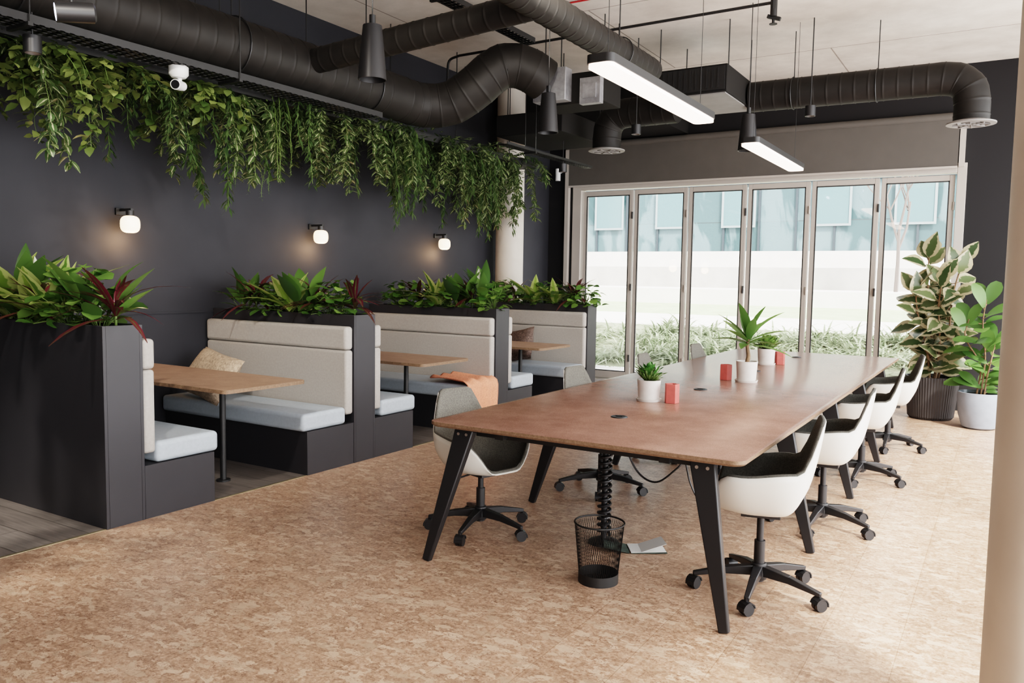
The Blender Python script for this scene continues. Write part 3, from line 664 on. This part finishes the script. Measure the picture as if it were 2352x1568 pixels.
# ------------------------------------------------------------------ hanging vines
hg=empty('hanging_planter_frame',(-5.42,.3,2.93)); L=8.9
mb=MB(); mb.box(-.16,-.145,0,L,0,.07); mb.box(.145,.16,0,L,0,.07); mb.box(-.145,.145,0,L,0,.01)
ob('trough',mb,M['black'],parent=hg)
rods(hg,[((-.15,.4+k*1.18,.07),(-.15,.4+k*1.18,ZC-2.93)) for k in range(8)])
tag(hg,'long black trough hung from the ceiling holding trailing plants','planter')
def vine(mb,kind,nst,Lmin,Lmax):
    for s_ in range(nst):
        a=R.uniform(0,6.283); r0=R.uniform(.02,.1); L=R.uniform(Lmin,Lmax); p=V((r0*math.cos(a),r0*math.sin(a),.08))
        out=V((math.cos(a),math.sin(a),0)); pts=[p.copy()]; sp={'pothos':.05,'willow':.04,'trad':.045,'fern':.025}[kind]; n=max(5,int(L/sp)); v=V((out.x*1.4,out.y*1.4,.5))
        for i in range(n):
            v=v*.78+V((R.uniform(-.5,.5),R.uniform(-.5,.5),-1.1))*.22; v=v.normalized() if v.length>1 else v
            p=p+v.normalized()*L/n; pts.append(p.copy())
        mb.tube(pts,.0022,3,1,caps=False)
        for i,q in enumerate(pts):
            for rep in range({'pothos':2,'willow':3,'trad':3,'fern':5}[kind]):
                b=R.uniform(0,6.283); o=V((math.cos(b),math.sin(b),R.uniform(-.9,.1)))
                q2=q+V((0,0,R.uniform(-.02,.02)))
                if kind=='pothos': mb.leaf(q2+o*.02,o,(R.uniform(-.6,.6),R.uniform(-.6,.6),1),R.uniform(.06,.11),R.uniform(.05,.08),.35,.15,3,'ov')
                elif kind=='willow': mb.leaf(q2,o+V((0,0,-.5)),(0,0,1),R.uniform(.07,.12),.020,.25,.1,2,'lance')
                elif kind=='trad': mb.leaf(q2,o,(R.uniform(-.5,.5),R.uniform(-.5,.5),1),R.uniform(.07,.12),R.uniform(.034,.05),.35,.2,3,'lance')
                else: mb.leaf(q2,o,(0,0,1),R.uniform(.02,.035),.014,.2,.1,1,'round')
    for k in range(34 if kind!='fern' else 70):
        a=R.uniform(0,6.283); r=R.uniform(0,.26); q=V((r*math.cos(a),r*math.sin(a),R.uniform(-.22,.15))); o=V((math.cos(a),math.sin(a),R.uniform(-.5,.6)))
        if kind=='pothos': mb.leaf(q,o,(R.uniform(-.6,.6),R.uniform(-.6,.6),1),.09,.07,.3,.15,3,'ov')
        elif kind=='willow': mb.leaf(q,o,(0,0,1),.12,.024,.3,.1,2,'lance')
        elif kind=='trad': mb.leaf(q,o,(R.uniform(-.5,.5),R.uniform(-.5,.5),1),.11,.044,.3,.2,3,'lance')
        else: mb.leaf(q,o,(0,0,1),.04,.016,.2,.1,2,'round')
VT=[]
PL='trailing pothos vine with heart-shaped green leaves'; WL='trailing vine with narrow dark green willow-like leaves'; TL='trailing vine with pale striped variegated leaves'
for kind,mat,lab,nst,a,b in (('pothos','lf_pothos',PL,6,.4,.95),('pothos','lf_pothos',PL,6,.3,.8),
        ('willow','lf_willow',WL,7,.4,1.2),('willow','lf_willow',WL,6,.3,1.0),
        ('trad','lf_trad',TL,6,.4,1.1),('trad','lf_trad',TL,6,.3,.9),
        ('fern','lf_fern','hanging fern with fine light green fronds',7,.6,1.1),('pothos','lf_pothos',PL,7,.25,.6)):
    mb=MB(); vine(mb,kind,nst,a,b); VT.append((kind,mb,mat,lab,None))
protov={}
seqv=[0,7,3,7,0,7,0,5,1,7,2,3,7,1,5,0,7,1,0,3,5,1,3,7,4,2,5,6,6,2,3,5,4,4,5,4,4,5,3,2,6,2,3,2,4,5,4,4,3,2,2,5,4,5,2,2,5,4]
N=len(seqv)
for i in range(N):
    y=.75+i*(8.35)/N+R.uniform(-.08,.08); t=seqv[i]
    env=.80+.17*math.sin(y*3.1+.6)+.09*math.sin(y*7.3)
    x=-5.42+(.10 if i%2 else -.06)+R.uniform(-.05,.05); zs=env*R.uniform(.85,1.12)*(1.0 if y<8.0 else 1.15); s_=R.uniform(.9,1.15)
    z=2.94-(.08 if y<4.5 else 0)
    if t not in protov:
        kind,mb,mat,lab,_=VT[t]; o=ob('trailing_vine',mb,[M[mat],M['stem']],loc=(x,y,z),sharp=180); tag(o,lab,'plant','trailing vines'); protov[t]=o
        o.scale=(s_,s_,zs)
    else: o=dup(protov[t],loc=(x,y,z),rot=R.uniform(0,6.28),scale=(s_,s_,zs))

# ------------------------------------------------------------------ long table
tb=empty('meeting_table',(-1.75,6.3,0)); hx,hy=.84,2.92
ring=[]
for cx,cy,a0 in ((hx-.06,hy-.06,0),(-hx+.06,hy-.06,90),(-hx+.06,-hy+.06,180),(hx-.06,-hy+.06,270)):
    for k in range(9):
        a=math.radians(a0+90*k/8); ring.append((cx+.06*math.cos(a),cy+.06*math.sin(a)))
m=len(ring); mb=MB()
mb.add([(a*.988,b*.997,.712) for a,b in ring]+[(a,b,.722) for a,b in ring]+[(a,b,.738) for a,b in ring],[tuple(range(m))[::-1]]+[(k,(k+1)%m,m+(k+1)%m,m+k) for k in range(m)]+[(m+k,m+(k+1)%m,2*m+(k+1)%m,2*m+k) for k in range(m)],1)
mb.add([(a,b,.738) for a,b in ring]+[(a*.997,b*.999,.74) for a,b in ring],[(k,(k+1)%m,m+(k+1)%m,m+k) for k in range(m)]+[tuple(range(m,2*m))],0)
ob('tabletop',mb,[M['ttop'],M['tedge']],parent=tb)
mb=MB()
for x in (-.45,.45): mb.box(x-.025,x+.025,-hy+.1,hy-.1,.665,.711)
for y in (-2.75,-1.5,-.2,1.1,2.75): mb.box(-.62,.62,y-.025,y+.025,.66,.7105)
ob('under_frame',mb,M['black'],parent=tb)
def tleg(fx,fy,tx,ty):
    mb=MB(); mb.prism((fx,fy,0),(.045,.035),(tx,ty,.71),(.115,.045),(1,0,0))
    l=ob('leg',mb,M['blackpl'],parent=tb,bevel=.006)
    for z,dx in ((.68,-.025),(.68,.025)):
        mb=MB(); k=z/.71; c=V((fx+(tx-fx)*k+dx,fy+(ty-fy)*k,z)); mb.cyl(c+V((0,-.026,0)),c+V((0,-.02,0)),.008,n=10); ob('bolt',mb,M['steel'],parent=l)
ys=[(3.335,3.46),(4.62,4.68),(5.97,6.02),(7.35,7.30),(9.22,9.10)]
for k,(f,t) in enumerate(ys):
    e=.80 if k in(0,4) else .90; tt=.64 if k in (0,4) else .70
    tleg(-e,f-6.3,-tt,t-6.3); tleg(e,f-6.3,tt,t-6.3)
mb=MB()
for k in range(6):
    y=-2.30+k*.055; mb.tube([(-.12-.05,y,.70),(-.10-.05,y,.61),(.10-.05,y,.61),(.12-.05,y,.70)],.003,4)
for x,z in ((-.1,.61),(-.05,.61),(0,.61),(.05,.61),(.1,.61),(-.12,.70),(.12,.70),(-.11,.655),(.11,.655)): mb.tube([(x-.05,-2.33,z),(x-.05,-2.0,z)],.003,4)
ob('cable_basket',mb,M['steel'],parent=tb)
tag(tb,'very long meeting table with reddish brown top and splayed black legs','table')
for y in (4.10,5.5,6.95,8.55):
    mb=MB(); mb.lathe([(0,.004),(.03,.004),(.033,.006),(.045,.005),(.048,0),(0,0)],28); mb.box(-.02,.02,-.004,.004,.004,.008)
    g=ob('cable_grommet',mb,M['blackpl'],loc=(-1.80,y,.7405)); tag(g,'round dark cable outlet set in the long table top','grommet','table cable outlets')
def spine(loc):
    s_=empty('cable_spine',loc)
    mb=MB(); mb.cyl((0,0,.02),(0,0,.66),.018,n=10); ob('cable_core',mb,M['blackpl'],parent=s_)
    pts=[]
    for k in range(17*14):
        a=k*2*math.pi/14; pts.append((.034*math.cos(a),.034*math.sin(a),.05+.6*k/(17*14)))
    mb=MB(); mb.tube(pts,.009,7); ob('coil',mb,M['blackpl'],parent=s_)
    mb=MB(); mb.lathe([(0,.03),(.04,.03),(.085,.012),(.09,0),(0,0)],24); ob('floor_plate',mb,M['blackpl'],parent=s_)
    tag(s_,'black coiled cable spine running from table to floor','cable')
spine((-1.89,4.13,0)); spine((-1.85,6.2,0))
# loops placed where they hang below the table edge in plain sight
conduit('power_cable',catmull([(-1.95,4.45,.69),(-1.92,4.48,.50),(-1.84,4.5,.34),(-1.72,4.5,.30),(-1.60,4.52,.40),(-1.57,4.55,.44),(-1.54,4.58,.30),(-1.48,4.6,.20),(-1.42,4.62,.28),(-1.40,4.65,.50),(-1.40,4.7,.69)],8),.006,M['blackpl'],'thin black power cable drooping under the table','cable',6)

# ------------------------------------------------------------------ chairs
def smooth(a,b,x):
    t=max(0,min(1,(x-a)/(b-a))); return t*t*(3-2*t)
def shell(off,hoff,z0,ns=16,nt=56):
    mb=MB(); vs=[];fs=[]
    for i in range(ns+1):
        s_=i/ns
        for j in range(nt):
            th=2*math.pi*j/nt; dg=math.degrees(th); dg=min(dg,360-dg)
            ax=.245 if dg<90 else .225; n=3.0; c,s2=abs(math.cos(th)),abs(math.sin(th))
            r=1/((c/ax)**n+(s2/.265)**n)**(1/n)-off
            h=.455+.160*smooth(20,60,dg)+.025*smooth(70,118,dg)+.225*smooth(124,152,dg)+hoff
            f=math.sin(s_*math.pi/2)**.50; g=(1-math.cos(s_*math.pi/2))**1.45
            z=z0+(h-z0)*g; x=r*f*math.cos(th); y=r*f*math.sin(th)
            bk=smooth(105,150,dg); x-=.13*max(0,z-.50)*bk
            k=smooth(.0,.16,z-z0); tuck=.93+.07*k; x*=tuck; y*=tuck
            y*=1+.10*max(0,z-.45)*(1-bk) -.35*max(0,z-.68)
            if dg<50: z-=.022*smooth(.72,1,s_)*(1-smooth(25,50,dg))
            vs.append((x,y,z))
    for i in range(ns):
        for j in range(nt):
            j2=(j+1)%nt; fs.append((i*nt+j,i*nt+j2,(i+1)*nt+j2,(i+1)*nt+j))
    mb.add(vs,fs); return mb
def build_chair(loc,rot,brot,felt='felt'):
    ch=empty('office_chair',loc,rot)
    o=ob('seat_shell',shell(0,0,.415),M['white'],parent=ch,sharp=180); s_=o.modifiers.new('s','SOLIDIFY'); s_.thickness=.006; s_.offset=-1
    o=ob('seat_pad',shell(.012,.008,.430),M[felt],parent=ch,sharp=180); s_=o.modifiers.new('s','SOLIDIFY'); s_.thickness=.015; s_.offset=0
    mb=MB(); mb.box(-.09,.09,-.07,.07,.385,.418); mb.cyl((0,-.05,.40),(.02,-.22,.39),.006,n=6); mb.box(.0,.04,-.25,-.20,.385,.395); ob('tilt_mechanism',mb,M['blackpl'],parent=ch,bevel=.004)
    mb=MB(); mb.cyl((0,0,.06),(0,0,.26),.026,n=18); mb.cyl((0,0,.255),(0,0,.39),.017,n=14); ob('gas_column',mb,[M['blackpl']],parent=ch)
    mb=MB(); mb.lathe([(0,.15),(.035,.15),(.042,.10),(.038,.07),(0,.07)],18)
    for k in range(5):
        a=2*math.pi*k/5; c,s2=math.cos(a),math.sin(a)
        mb.prism((.02*c,.02*s2,.115),(.045,.05),(.16*c,.16*s2,.105),(.034,.036),(-s2,c,0)); mb.prism((.15*c,.15*s2,.106),(.035,.036),(.31*c,.31*s2,.075),(.024,.02),(-s2,c,0))
    b=ob('star_base',mb,M['blackpl'],parent=ch,rot=brot-rot,bevel=.004)
    for k in range(5):
        a=2*math.pi*k/5; e=MB(); cc=V((.305*math.cos(a),.305*math.sin(a),0)); w=a+R.uniform(-1.2,1.2); ax=V((-math.sin(w),math.cos(w),0))
        for s2 in (-1,1):
            q=cc+V((0,0,.029))+ax*s2*.012; e.tube([q-ax*.009*1,q+ax*.009*1],[.029,.029],18)
        e.cyl(cc+V((0,0,.03)),cc+V((0,0,.08)),.007,n=8)
        pts=[]
        fw=V((math.cos(w),math.sin(w),0))
        for t in range(7):
            an=math.radians(-10+t*30); pts.append(cc+V((0,0,.029))+fw*.033*math.cos(an)+V((0,0,.033*math.sin(an))))
        for p1,p2 in zip(pts,pts[1:]): e.prism(p1,(.05,.005),p2,(.05,.005),ax)
        ob('caster',e,M['blackpl'],parent=b)
    return ch
G='meeting chairs'
c0=build_chair((-.95,3.88,0),math.radians(193),math.radians(59)); tag(c0,'white tub swivel chair, dark felt lining, at the table corner','chair',G)
def cdup(loc,rot,lab,lower=0):
    o=dup(c0,loc=loc,rot=rot); o['label']=lab
    if lower:
        for ch in o.children:
            if ch.name.startswith(('seat','tilt')): ch.location.z-=lower
    return o
cl='white tub swivel chair with dark felt lining '
cdup((-.90,5.18,0),math.radians(184),cl+'pushed against the table')
cdup((-.88,6.62,0),math.radians(186),cl+'pushed against the table')
cdup((-.86,8.05,0),math.radians(190),cl+'near floor plants')
c1=cdup((-2.60,3.92,0),math.radians(-16),'white tub swivel chair with grey felt, set low at table corner',.045)
for ch in c1.children:
    if ch.name.startswith('seat_pad'):
        ch.data=ch.data.copy(); ch.data.materials[0]=M['feltL']
for x,y,a in ((-2.40,5.18,-6),(-2.40,6.52,2),(-2.40,7.88,-4)):
    q=cdup((x,y,0),math.radians(a),cl+'on the booth side')
    for ch in q.children:
        if ch.name.startswith('seat_pad'): ch.data=[k for k in c1.children if k.name.startswith('seat_pad')][0].data

# ------------------------------------------------------------------ table top objects
def tpot(loc,r,h,name,label):
    p=empty(name,loc)
    mb=MB(); mb.lathe([(0,.012),(r*.82,.012),(r*.86,.02),(r*.97,h*.95),(r,h),(r*.93,h),(r*.9,h*.9),(0,h*.88)],32); ob('pot',mb,M['pot'],parent=p)
    mb=MB(); mb.lathe([(0,0),(r*.98,0),(r*1.06,.016),(r*1.02,.016),(r*.9,.006),(0,.006)],32); ob('saucer',mb,M['pot'],parent=p)
    mb=MB(); mb.lathe([(0,h*.9),(r*.9,h*.9),(r*.9,h*.86),(0,h*.86)],20); ob('soil',mb,M['soil'],parent=p)
    tag(p,label,'plant'); return p
def succ(mb,z,n,rad,ls):
    for k in range(n):
        a=k*2.4; e=R.uniform(.1,1.5); r=rad*R.uniform(.4,1.0); q=V((r*math.cos(a)*math.cos(e),r*math.sin(a)*math.cos(e),z+.005+.05*R.random()+.035*math.sin(e)))
        d=V((math.cos(a)*math.cos(e),math.sin(a)*math.cos(e),math.sin(e)*.9)); mb.tube([(r*.2*math.cos(a),r*.2*math.sin(a),z-.01),q],.003,4,1); mb.leaf(q,d,(0,0,1),ls*R.uniform(.6,1.1),ls*.6,-.15,.35,4,'ov')
p=tpot((-1.90,4.78,.7405),.076,.135,'potted_succulent','small jade succulent in a white ceramic pot with saucer')
mb=MB(); succ(mb,.13,110,.095,.040); ob('foliage',mb,[M['lf_succ'],M['stem']],parent=p,sharp=180)
p=tpot((-1.87,7.59,.7405),.082,.15,'potted_succulent','small leafy plant in a pale ceramic pot')
mb=MB(); succ(mb,.15,110,.13,.06); ob('foliage',mb,[M['lf_bush'],M['stem']],parent=p,sharp=180)
p=tpot((-1.66,6.16,.7405),.082,.16,'potted_yucca','potted yucca with long green sword leaves in a white pot')
mb=MB(); mb.tube([(0,0,.14),(.01,0,.2),(-.005,.01,.27),(.0,.01,.33)],[.018,.015,.013,.011],10); ob('trunk',mb,M['trunk'],parent=p)
mb=MB()
for k in range(17):
    a=k*2.4; e=.0+1.3*(k/17)+R.uniform(-.1,.1); d=V((math.cos(a)*math.cos(e),math.sin(a)*math.cos(e),math.sin(e)))
    mb.leaf((0,.01,.28+.06*k/17),d,(0,0,1),R.uniform(.27,.37),R.uniform(.065,.085),R.uniform(.05,.35),.25,6,'lance')
ob('foliage',mb,[M['lf_fiddle'],M['stem']],parent=p,sharp=180)
for loc,rz in (((-1.75,4.785,.7405),.2),((-1.83,6.19,.7405),-.1),((-1.765,7.68,.7405),.3)):
    mb=MB(); r=.048; h=.12; n=5
    ring=[(r*math.cos(2*math.pi*k/n+.3),r*math.sin(2*math.pi*k/n+.3)) for k in range(n)]
    ri=[(a*.62,b*.62) for a,b in ring]
    vs=[(a,b,0) for a,b in ring]+[(a,b,h) for a,b in ring]+[(a,b,h) for a,b in ri]+[(a,b,h-.04) for a,b in ri]
    fs=[tuple(range(n))[::-1]]+[(k,(k+1)%n,n+(k+1)%n,n+k) for k in range(n)]+[(n+k,n+(k+1)%n,2*n+(k+1)%n,2*n+k) for k in range(n)]+[(2*n+k,2*n+(k+1)%n,3*n+(k+1)%n,3*n+k) for k in range(n)]+[tuple(range(3*n,4*n))]
    mb.add(vs,fs); o=ob('candle_holder',mb,M['red'],loc=loc,rot=rz,sharp=20,bevel=.002); tag(o,'small coral red faceted candle holder on the table','candle holder','red candle holders')

bn=empty('waste_bin',(-1.66,3.575,0)); mb=MB(); n=64; H=.30
for k in range(n):
    for tw in (-1,1):
        pts=[]
        for t in range(9):
            f=t/8; r=.098+(.122-.098)*f; a=2*math.pi*k/n+tw*f*.35; pts.append((r*math.cos(a),r*math.sin(a),.05+(H-.06)*f))
        mb.tube(pts,.0010,3,caps=False)
ob('wire_mesh',mb,M['black'],parent=bn)
mb=MB(); mb.lathe([(0,.004),(.096,.004),(.098,.05),(.1,.05),(.1,0),(0,0)],40); ob('solid_base',mb,M['black'],parent=bn)
mb=MB(); mb.tube([(.123*math.cos(a*math.pi/24),.123*math.sin(a*math.pi/24),H) for a in range(49)],.005,8); ob('rim',mb,M['black'],parent=bn)
tag(bn,'black wire mesh waste paper bin on the cork floor','bin')
mg=empty('open_magazine',(-1.72,4.10,0),math.radians(30))
mb=MB(); mb.prism((0,0,.004),(.15,.003),(-.14,.01,.03),(.15,.003),(0,1,0)); mb.prism((0,0,.004),(.15,.003),(.20,.01,.006),(.15,.003),(0,1,0)); ob('cover',mb,M['papergr'],parent=mg)
mb=MB(); mb.prism((.06,0,.010),(.145,.003),(.195,.01,.055),(.145,.002),(0,1,0)); mb.prism((.0,0,.008),(.145,.004),(.195,.01,.012),(.145,.002),(0,1,0)); ob('pages',mb,M['paper'],parent=mg)
tag(mg,'open magazine lying splayed on the floor behind the bin','magazine')

# ------------------------------------------------------------------ large floor plants
p=empty('potted_rubber_plant',(-.66,10.2,0))
mb=MB(); mb.lathe([(0,0),(.21,0),(.235,.03),(.275,.46),(.275,.48),(.255,.48),(.25,.42),(0,.42)],120,rib=lambda j:1+.009*(1 if j%2 else -1)); ob('ribbed_pot',mb,M['potdark'],parent=p,sharp=25)
mb=MB(); mb.lathe([(0,.44),(.25,.44),(.25,.42),(0,.42)],24); ob('soil',mb,M['soil'],parent=p)
mbT=MB(); mbL=MB()
for (bx,by,tx,ty,tz,nl) in ((-.03,0,-.10,0,1.92,28),(.05,.04,.24,-.02,1.80,24),(-.02,-.05,-.22,-.10,1.50,22),(.03,-.03,.06,-.14,1.62,24),(.0,.05,.16,.08,1.35,18)):
    pts=catmull([(bx,by,.42),((bx*2+tx)/3+.02,(by*2+ty)/3,.42+(tz-.42)*.35),((bx+2*tx)/3-.02,(by+2*ty)/3,.42+(tz-.42)*.7),(tx,ty,tz)],6)
    mbT.tube(pts,[.014-.008*k/len(pts) for k in range(len(pts))],7)
    for k in range(nl):
        f=.12+.88*k/nl; q=pts[min(len(pts)-1,int(f*(len(pts)-1)))]; a=k*2.4+bx*30; e=R.uniform(-.25,.7) if k<nl-4 else 1.1
        d=V((math.cos(a)*math.cos(e),math.sin(a)*math.cos(e),math.sin(e))); q2=q+d*.04; mbT.tube([q,q2],.004,4)
        upv=V((R.uniform(-.5,.5),-.75,.7))
        mbL.leaf(q2,d,upv,R.uniform(.24,.31),R.uniform(.16,.20),R.uniform(.15,.45),.18,6,'ov')
ob('trunk',mbT,M['trunk'],parent=p); ob('foliage',mbL,[M['lf_rubber']],parent=p,sharp=180)
tag(p,'tall variegated rubber plant in a dark ribbed pot by the windows','plant')
p=empty('potted_fiddle_leaf_fig',(-.17,9.78,0))
mb=MB(); mb.lathe([(0,0),(.13,0),(.165,.02),(.205,.15),(.218,.30),(.218,.385),(.20,.385),(.195,.34),(0,.34)],40); ob('pot',mb,M['potblue'],parent=p)
mb=MB(); mb.lathe([(0,.355),(.195,.355),(.195,.34),(0,.34)],24); ob('soil',mb,M['soil'],parent=p)
mbT=MB(); mbL=MB()
for (bx,by,tx,ty,tz) in ((0,0,.0,0,1.36),(-.04,.03,-.15,0,1.15),(.03,-.02,.10,-.05,.90)):
    pts=catmull([(bx,by,.34),(bx+.02,by,.34+(tz-.34)*.4),(tx-.02,ty,.34+(tz-.34)*.75),(tx,ty,tz)],6); mbT.tube(pts,[.010-.005*k/len(pts) for k in range(len(pts))],7)
    nl=20 if tz>1.2 else 12
    for k in range(nl):
        f=.06+.94*k/nl; q=pts[min(len(pts)-1,int(f*(len(pts)-1)))]; a=k*2.4+1; e=R.uniform(.05,.8) if k<nl-3 else 1.2
        d=V((math.cos(a)*math.cos(e),math.sin(a)*math.cos(e),math.sin(e))); q2=q+d*.04; mbT.tube([q,q2],.004,4)
        mbL.leaf(q2,d,V((R.uniform(-.4,.4),-.6,.8)),R.uniform(.24,.32),R.uniform(.16,.20),R.uniform(.15,.4),.18,6,'fid')
ob('trunk',mbT,M['trunk'],parent=p); ob('foliage',mbL,[M['lf_fiddle']],parent=p,sharp=180)
tag(p,'fiddle leaf fig in a smooth grey blue round pot','plant')

# ------------------------------------------------------------------ exterior
def ext(name,b,mat,label,cat):
    mb=MB(); mb.box(*b); o=ob(name,mb,mat); tag(o,label,cat); return o
ext('paving',(-25,20,11.22,13.0,-.3,-.03),M['pave'],'pale paved path outside the glass doors','paving')
mb=MB(); mb.add([(-30,13.0,-.02),(25,13.0,-.02),(25,16.5,.55),(-30,16.5,.55)],[(0,1,2,3)],0); mb.add([(-30,16.5,.55),(25,16.5,.55),(25,18.4,.72),(-30,18.4,.72)],[(0,1,2,3)],1); mb.add([(-30,18.4,.72),(25,18.4,.72),(25,21,.9),(-30,21,.9)],[(0,1,2,3)],2)
o=ob('planted_bank',mb,[M['mulch'],M['conc'],M['lawn']]); tag(o,'sunlit planted bank rising outside the doors','bank')
ext('terrace_step',(-40,30,21,27,-.3,1.30),M['conc'],'pale stone terrace step outside in bright sun','terrace')
ext('terrace_step',(-45,35,27,34,-.3,2.0),M['conc2'],'grey stone terrace step outside in bright sun','terrace')
ext('terrace_step',(-60,40,34,60,-.3,2.8),M['conc'],'pale stone terrace step outside in bright sun','terrace')
mb=MB()
clumps=[(R.uniform(-11,2.5),R.uniform(13.1,16.2)) for _ in range(200)]
for cx,cy in clumps:
    for k in range(34):
        x=cx+R.gauss(0,.12); y=cy+R.gauss(0,.1); z=max(0,(y-13.0)*.165); a=R.uniform(0,6.28); e=R.uniform(.4,1.35)
        mb.leaf((x,y,z-.03),(math.cos(a)*math.cos(e),math.sin(a)*math.cos(e),math.sin(e)),(0,0,1),R.uniform(.35,.62),.035,R.uniform(.5,1.2),.1,4,'lance')
o=ob('ornamental_grass',mb,[M['lf_grass']],sharp=180); o['kind']='stuff'; tag(o,'bed of pale green arching ornamental grass outside the doors','grass')
bd=empty('office_building',(-14,46,2.8))
mb=MB(); mb.box(-40,40,0,8,0,14); ob('facade',mb,M['facade'],parent=bd)
mb=MB()
for k in range(-20,20): mb.box(k*2-.06,k*2+.06,-.12,0,0,14)
for z in (0,4.2,8.4): mb.box(-40,40,-.15,0,z,z+.3)
ob('mullion',mb,M['mull'],parent=bd)
wp=None
for k in range(-5,9):
    x=k*4+R.choice((0,1))
    if wp is None:
        mb=MB(); mb.box(0,1.7,-.16,-.02,1.9,3.9); mb.box(-.12,1.82,-.2,-.16,1.78,1.9,1); mb.box(-.12,1.82,-.2,-.16,3.9,4.02,1); mb.box(-.12,0,-.2,-.16,1.9,3.9,1); mb.box(1.7,1.82,-.2,-.16,1.9,3.9,1)
        wp=ob('building_window',mb,[M['fwin'],M['fframe']],parent=bd,loc=(x,0,0))
    else: dup(wp,loc=(x,0,0))
tag(bd,'modern office building with teal glass facade across the terrace','building')
mb=MB()
def br(p,d,L,r,dep):
    q=p+d*L; mb.tube([p,(p+q)/2+V((R.uniform(-.05,.05),0,R.uniform(-.03,.03)))*L,q],[r,r*.85,r*.7],5,caps=False)
    if dep==0: return
    for k in range(3):
        nd=(d+V((R.uniform(-.7,.7),R.uniform(-.7,.7),R.uniform(-.1,.5)))).normalized(); br(p+d*L*R.uniform(.6,1),nd,L*R.uniform(.65,.85),r*.62,dep-1)
br(V((0,0,0)),V((0,0,1)),1.7,.06,5)
o=ob('bare_tree',mb,M['bark'],loc=(-2.6,24.5,1.28)); tag(o,'leafless young tree on the terrace outside','tree')

# ------------------------------------------------------------------ light
w=bpy.data.worlds.new('sky'); sc.world=w; w.use_nodes=True; nt=w.node_tree
bg=nt.nodes['Background']; bg.inputs['Color'].default_value=(.98,.98,1.0,1)
tc=nt.nodes.new('ShaderNodeTexCoord'); sx=nt.nodes.new('ShaderNodeSeparateXYZ'); nt.links.new(tc.outputs['Generated'],sx.inputs[0])
mr=nt.nodes.new('ShaderNodeMapRange'); mr.inputs['From Min'].default_value=-.1; mr.inputs['From Max'].default_value=1; mr.inputs['To Min'].default_value=2.6; mr.inputs['To Max'].default_value=8.0
nt.links.new(sx.outputs['X'],mr.inputs['Value']); nt.links.new(mr.outputs['Result'],bg.inputs['Strength'])
sl=bpy.data.lights.new('sun','SUN'); sl.energy=9; sl.angle=math.radians(8); sl.color=(1,.94,.86)
so=bpy.data.objects.new('sun',sl); COL.objects.link(so)
dirn=V((-.50,.50,-.74)); so.rotation_euler=dirn.to_track_quat('-Z','Y').to_euler()

# ------------------------------------------------------------------ camera
cd=bpy.data.cameras.new('camera'); cam=bpy.data.objects.new('camera',cd); COL.objects.link(cam)
cd.sensor_width=36; cd.lens=1847/2352*36; cd.clip_start=.05; cd.clip_end=300
r=V((.8523,.5230,.01626)); u=V((-.0546,.0580,.99677)); b=V((.5202,-.8503,.07799))
r.normalize(); b=(b-r*b.dot(r)).normalized(); u=b.cross(r)
mt=Matrix(((r.x,u.x,b.x,0),(r.y,u.y,b.y,0),(r.z,u.z,b.z,1.5),(0,0,0,1)))
cam.matrix_world=mt
sc.camera=cam
sc.view_settings.view_transform='Filmic'
sc.view_settings.look='High Contrast'
sc.view_settings.exposure=0.3
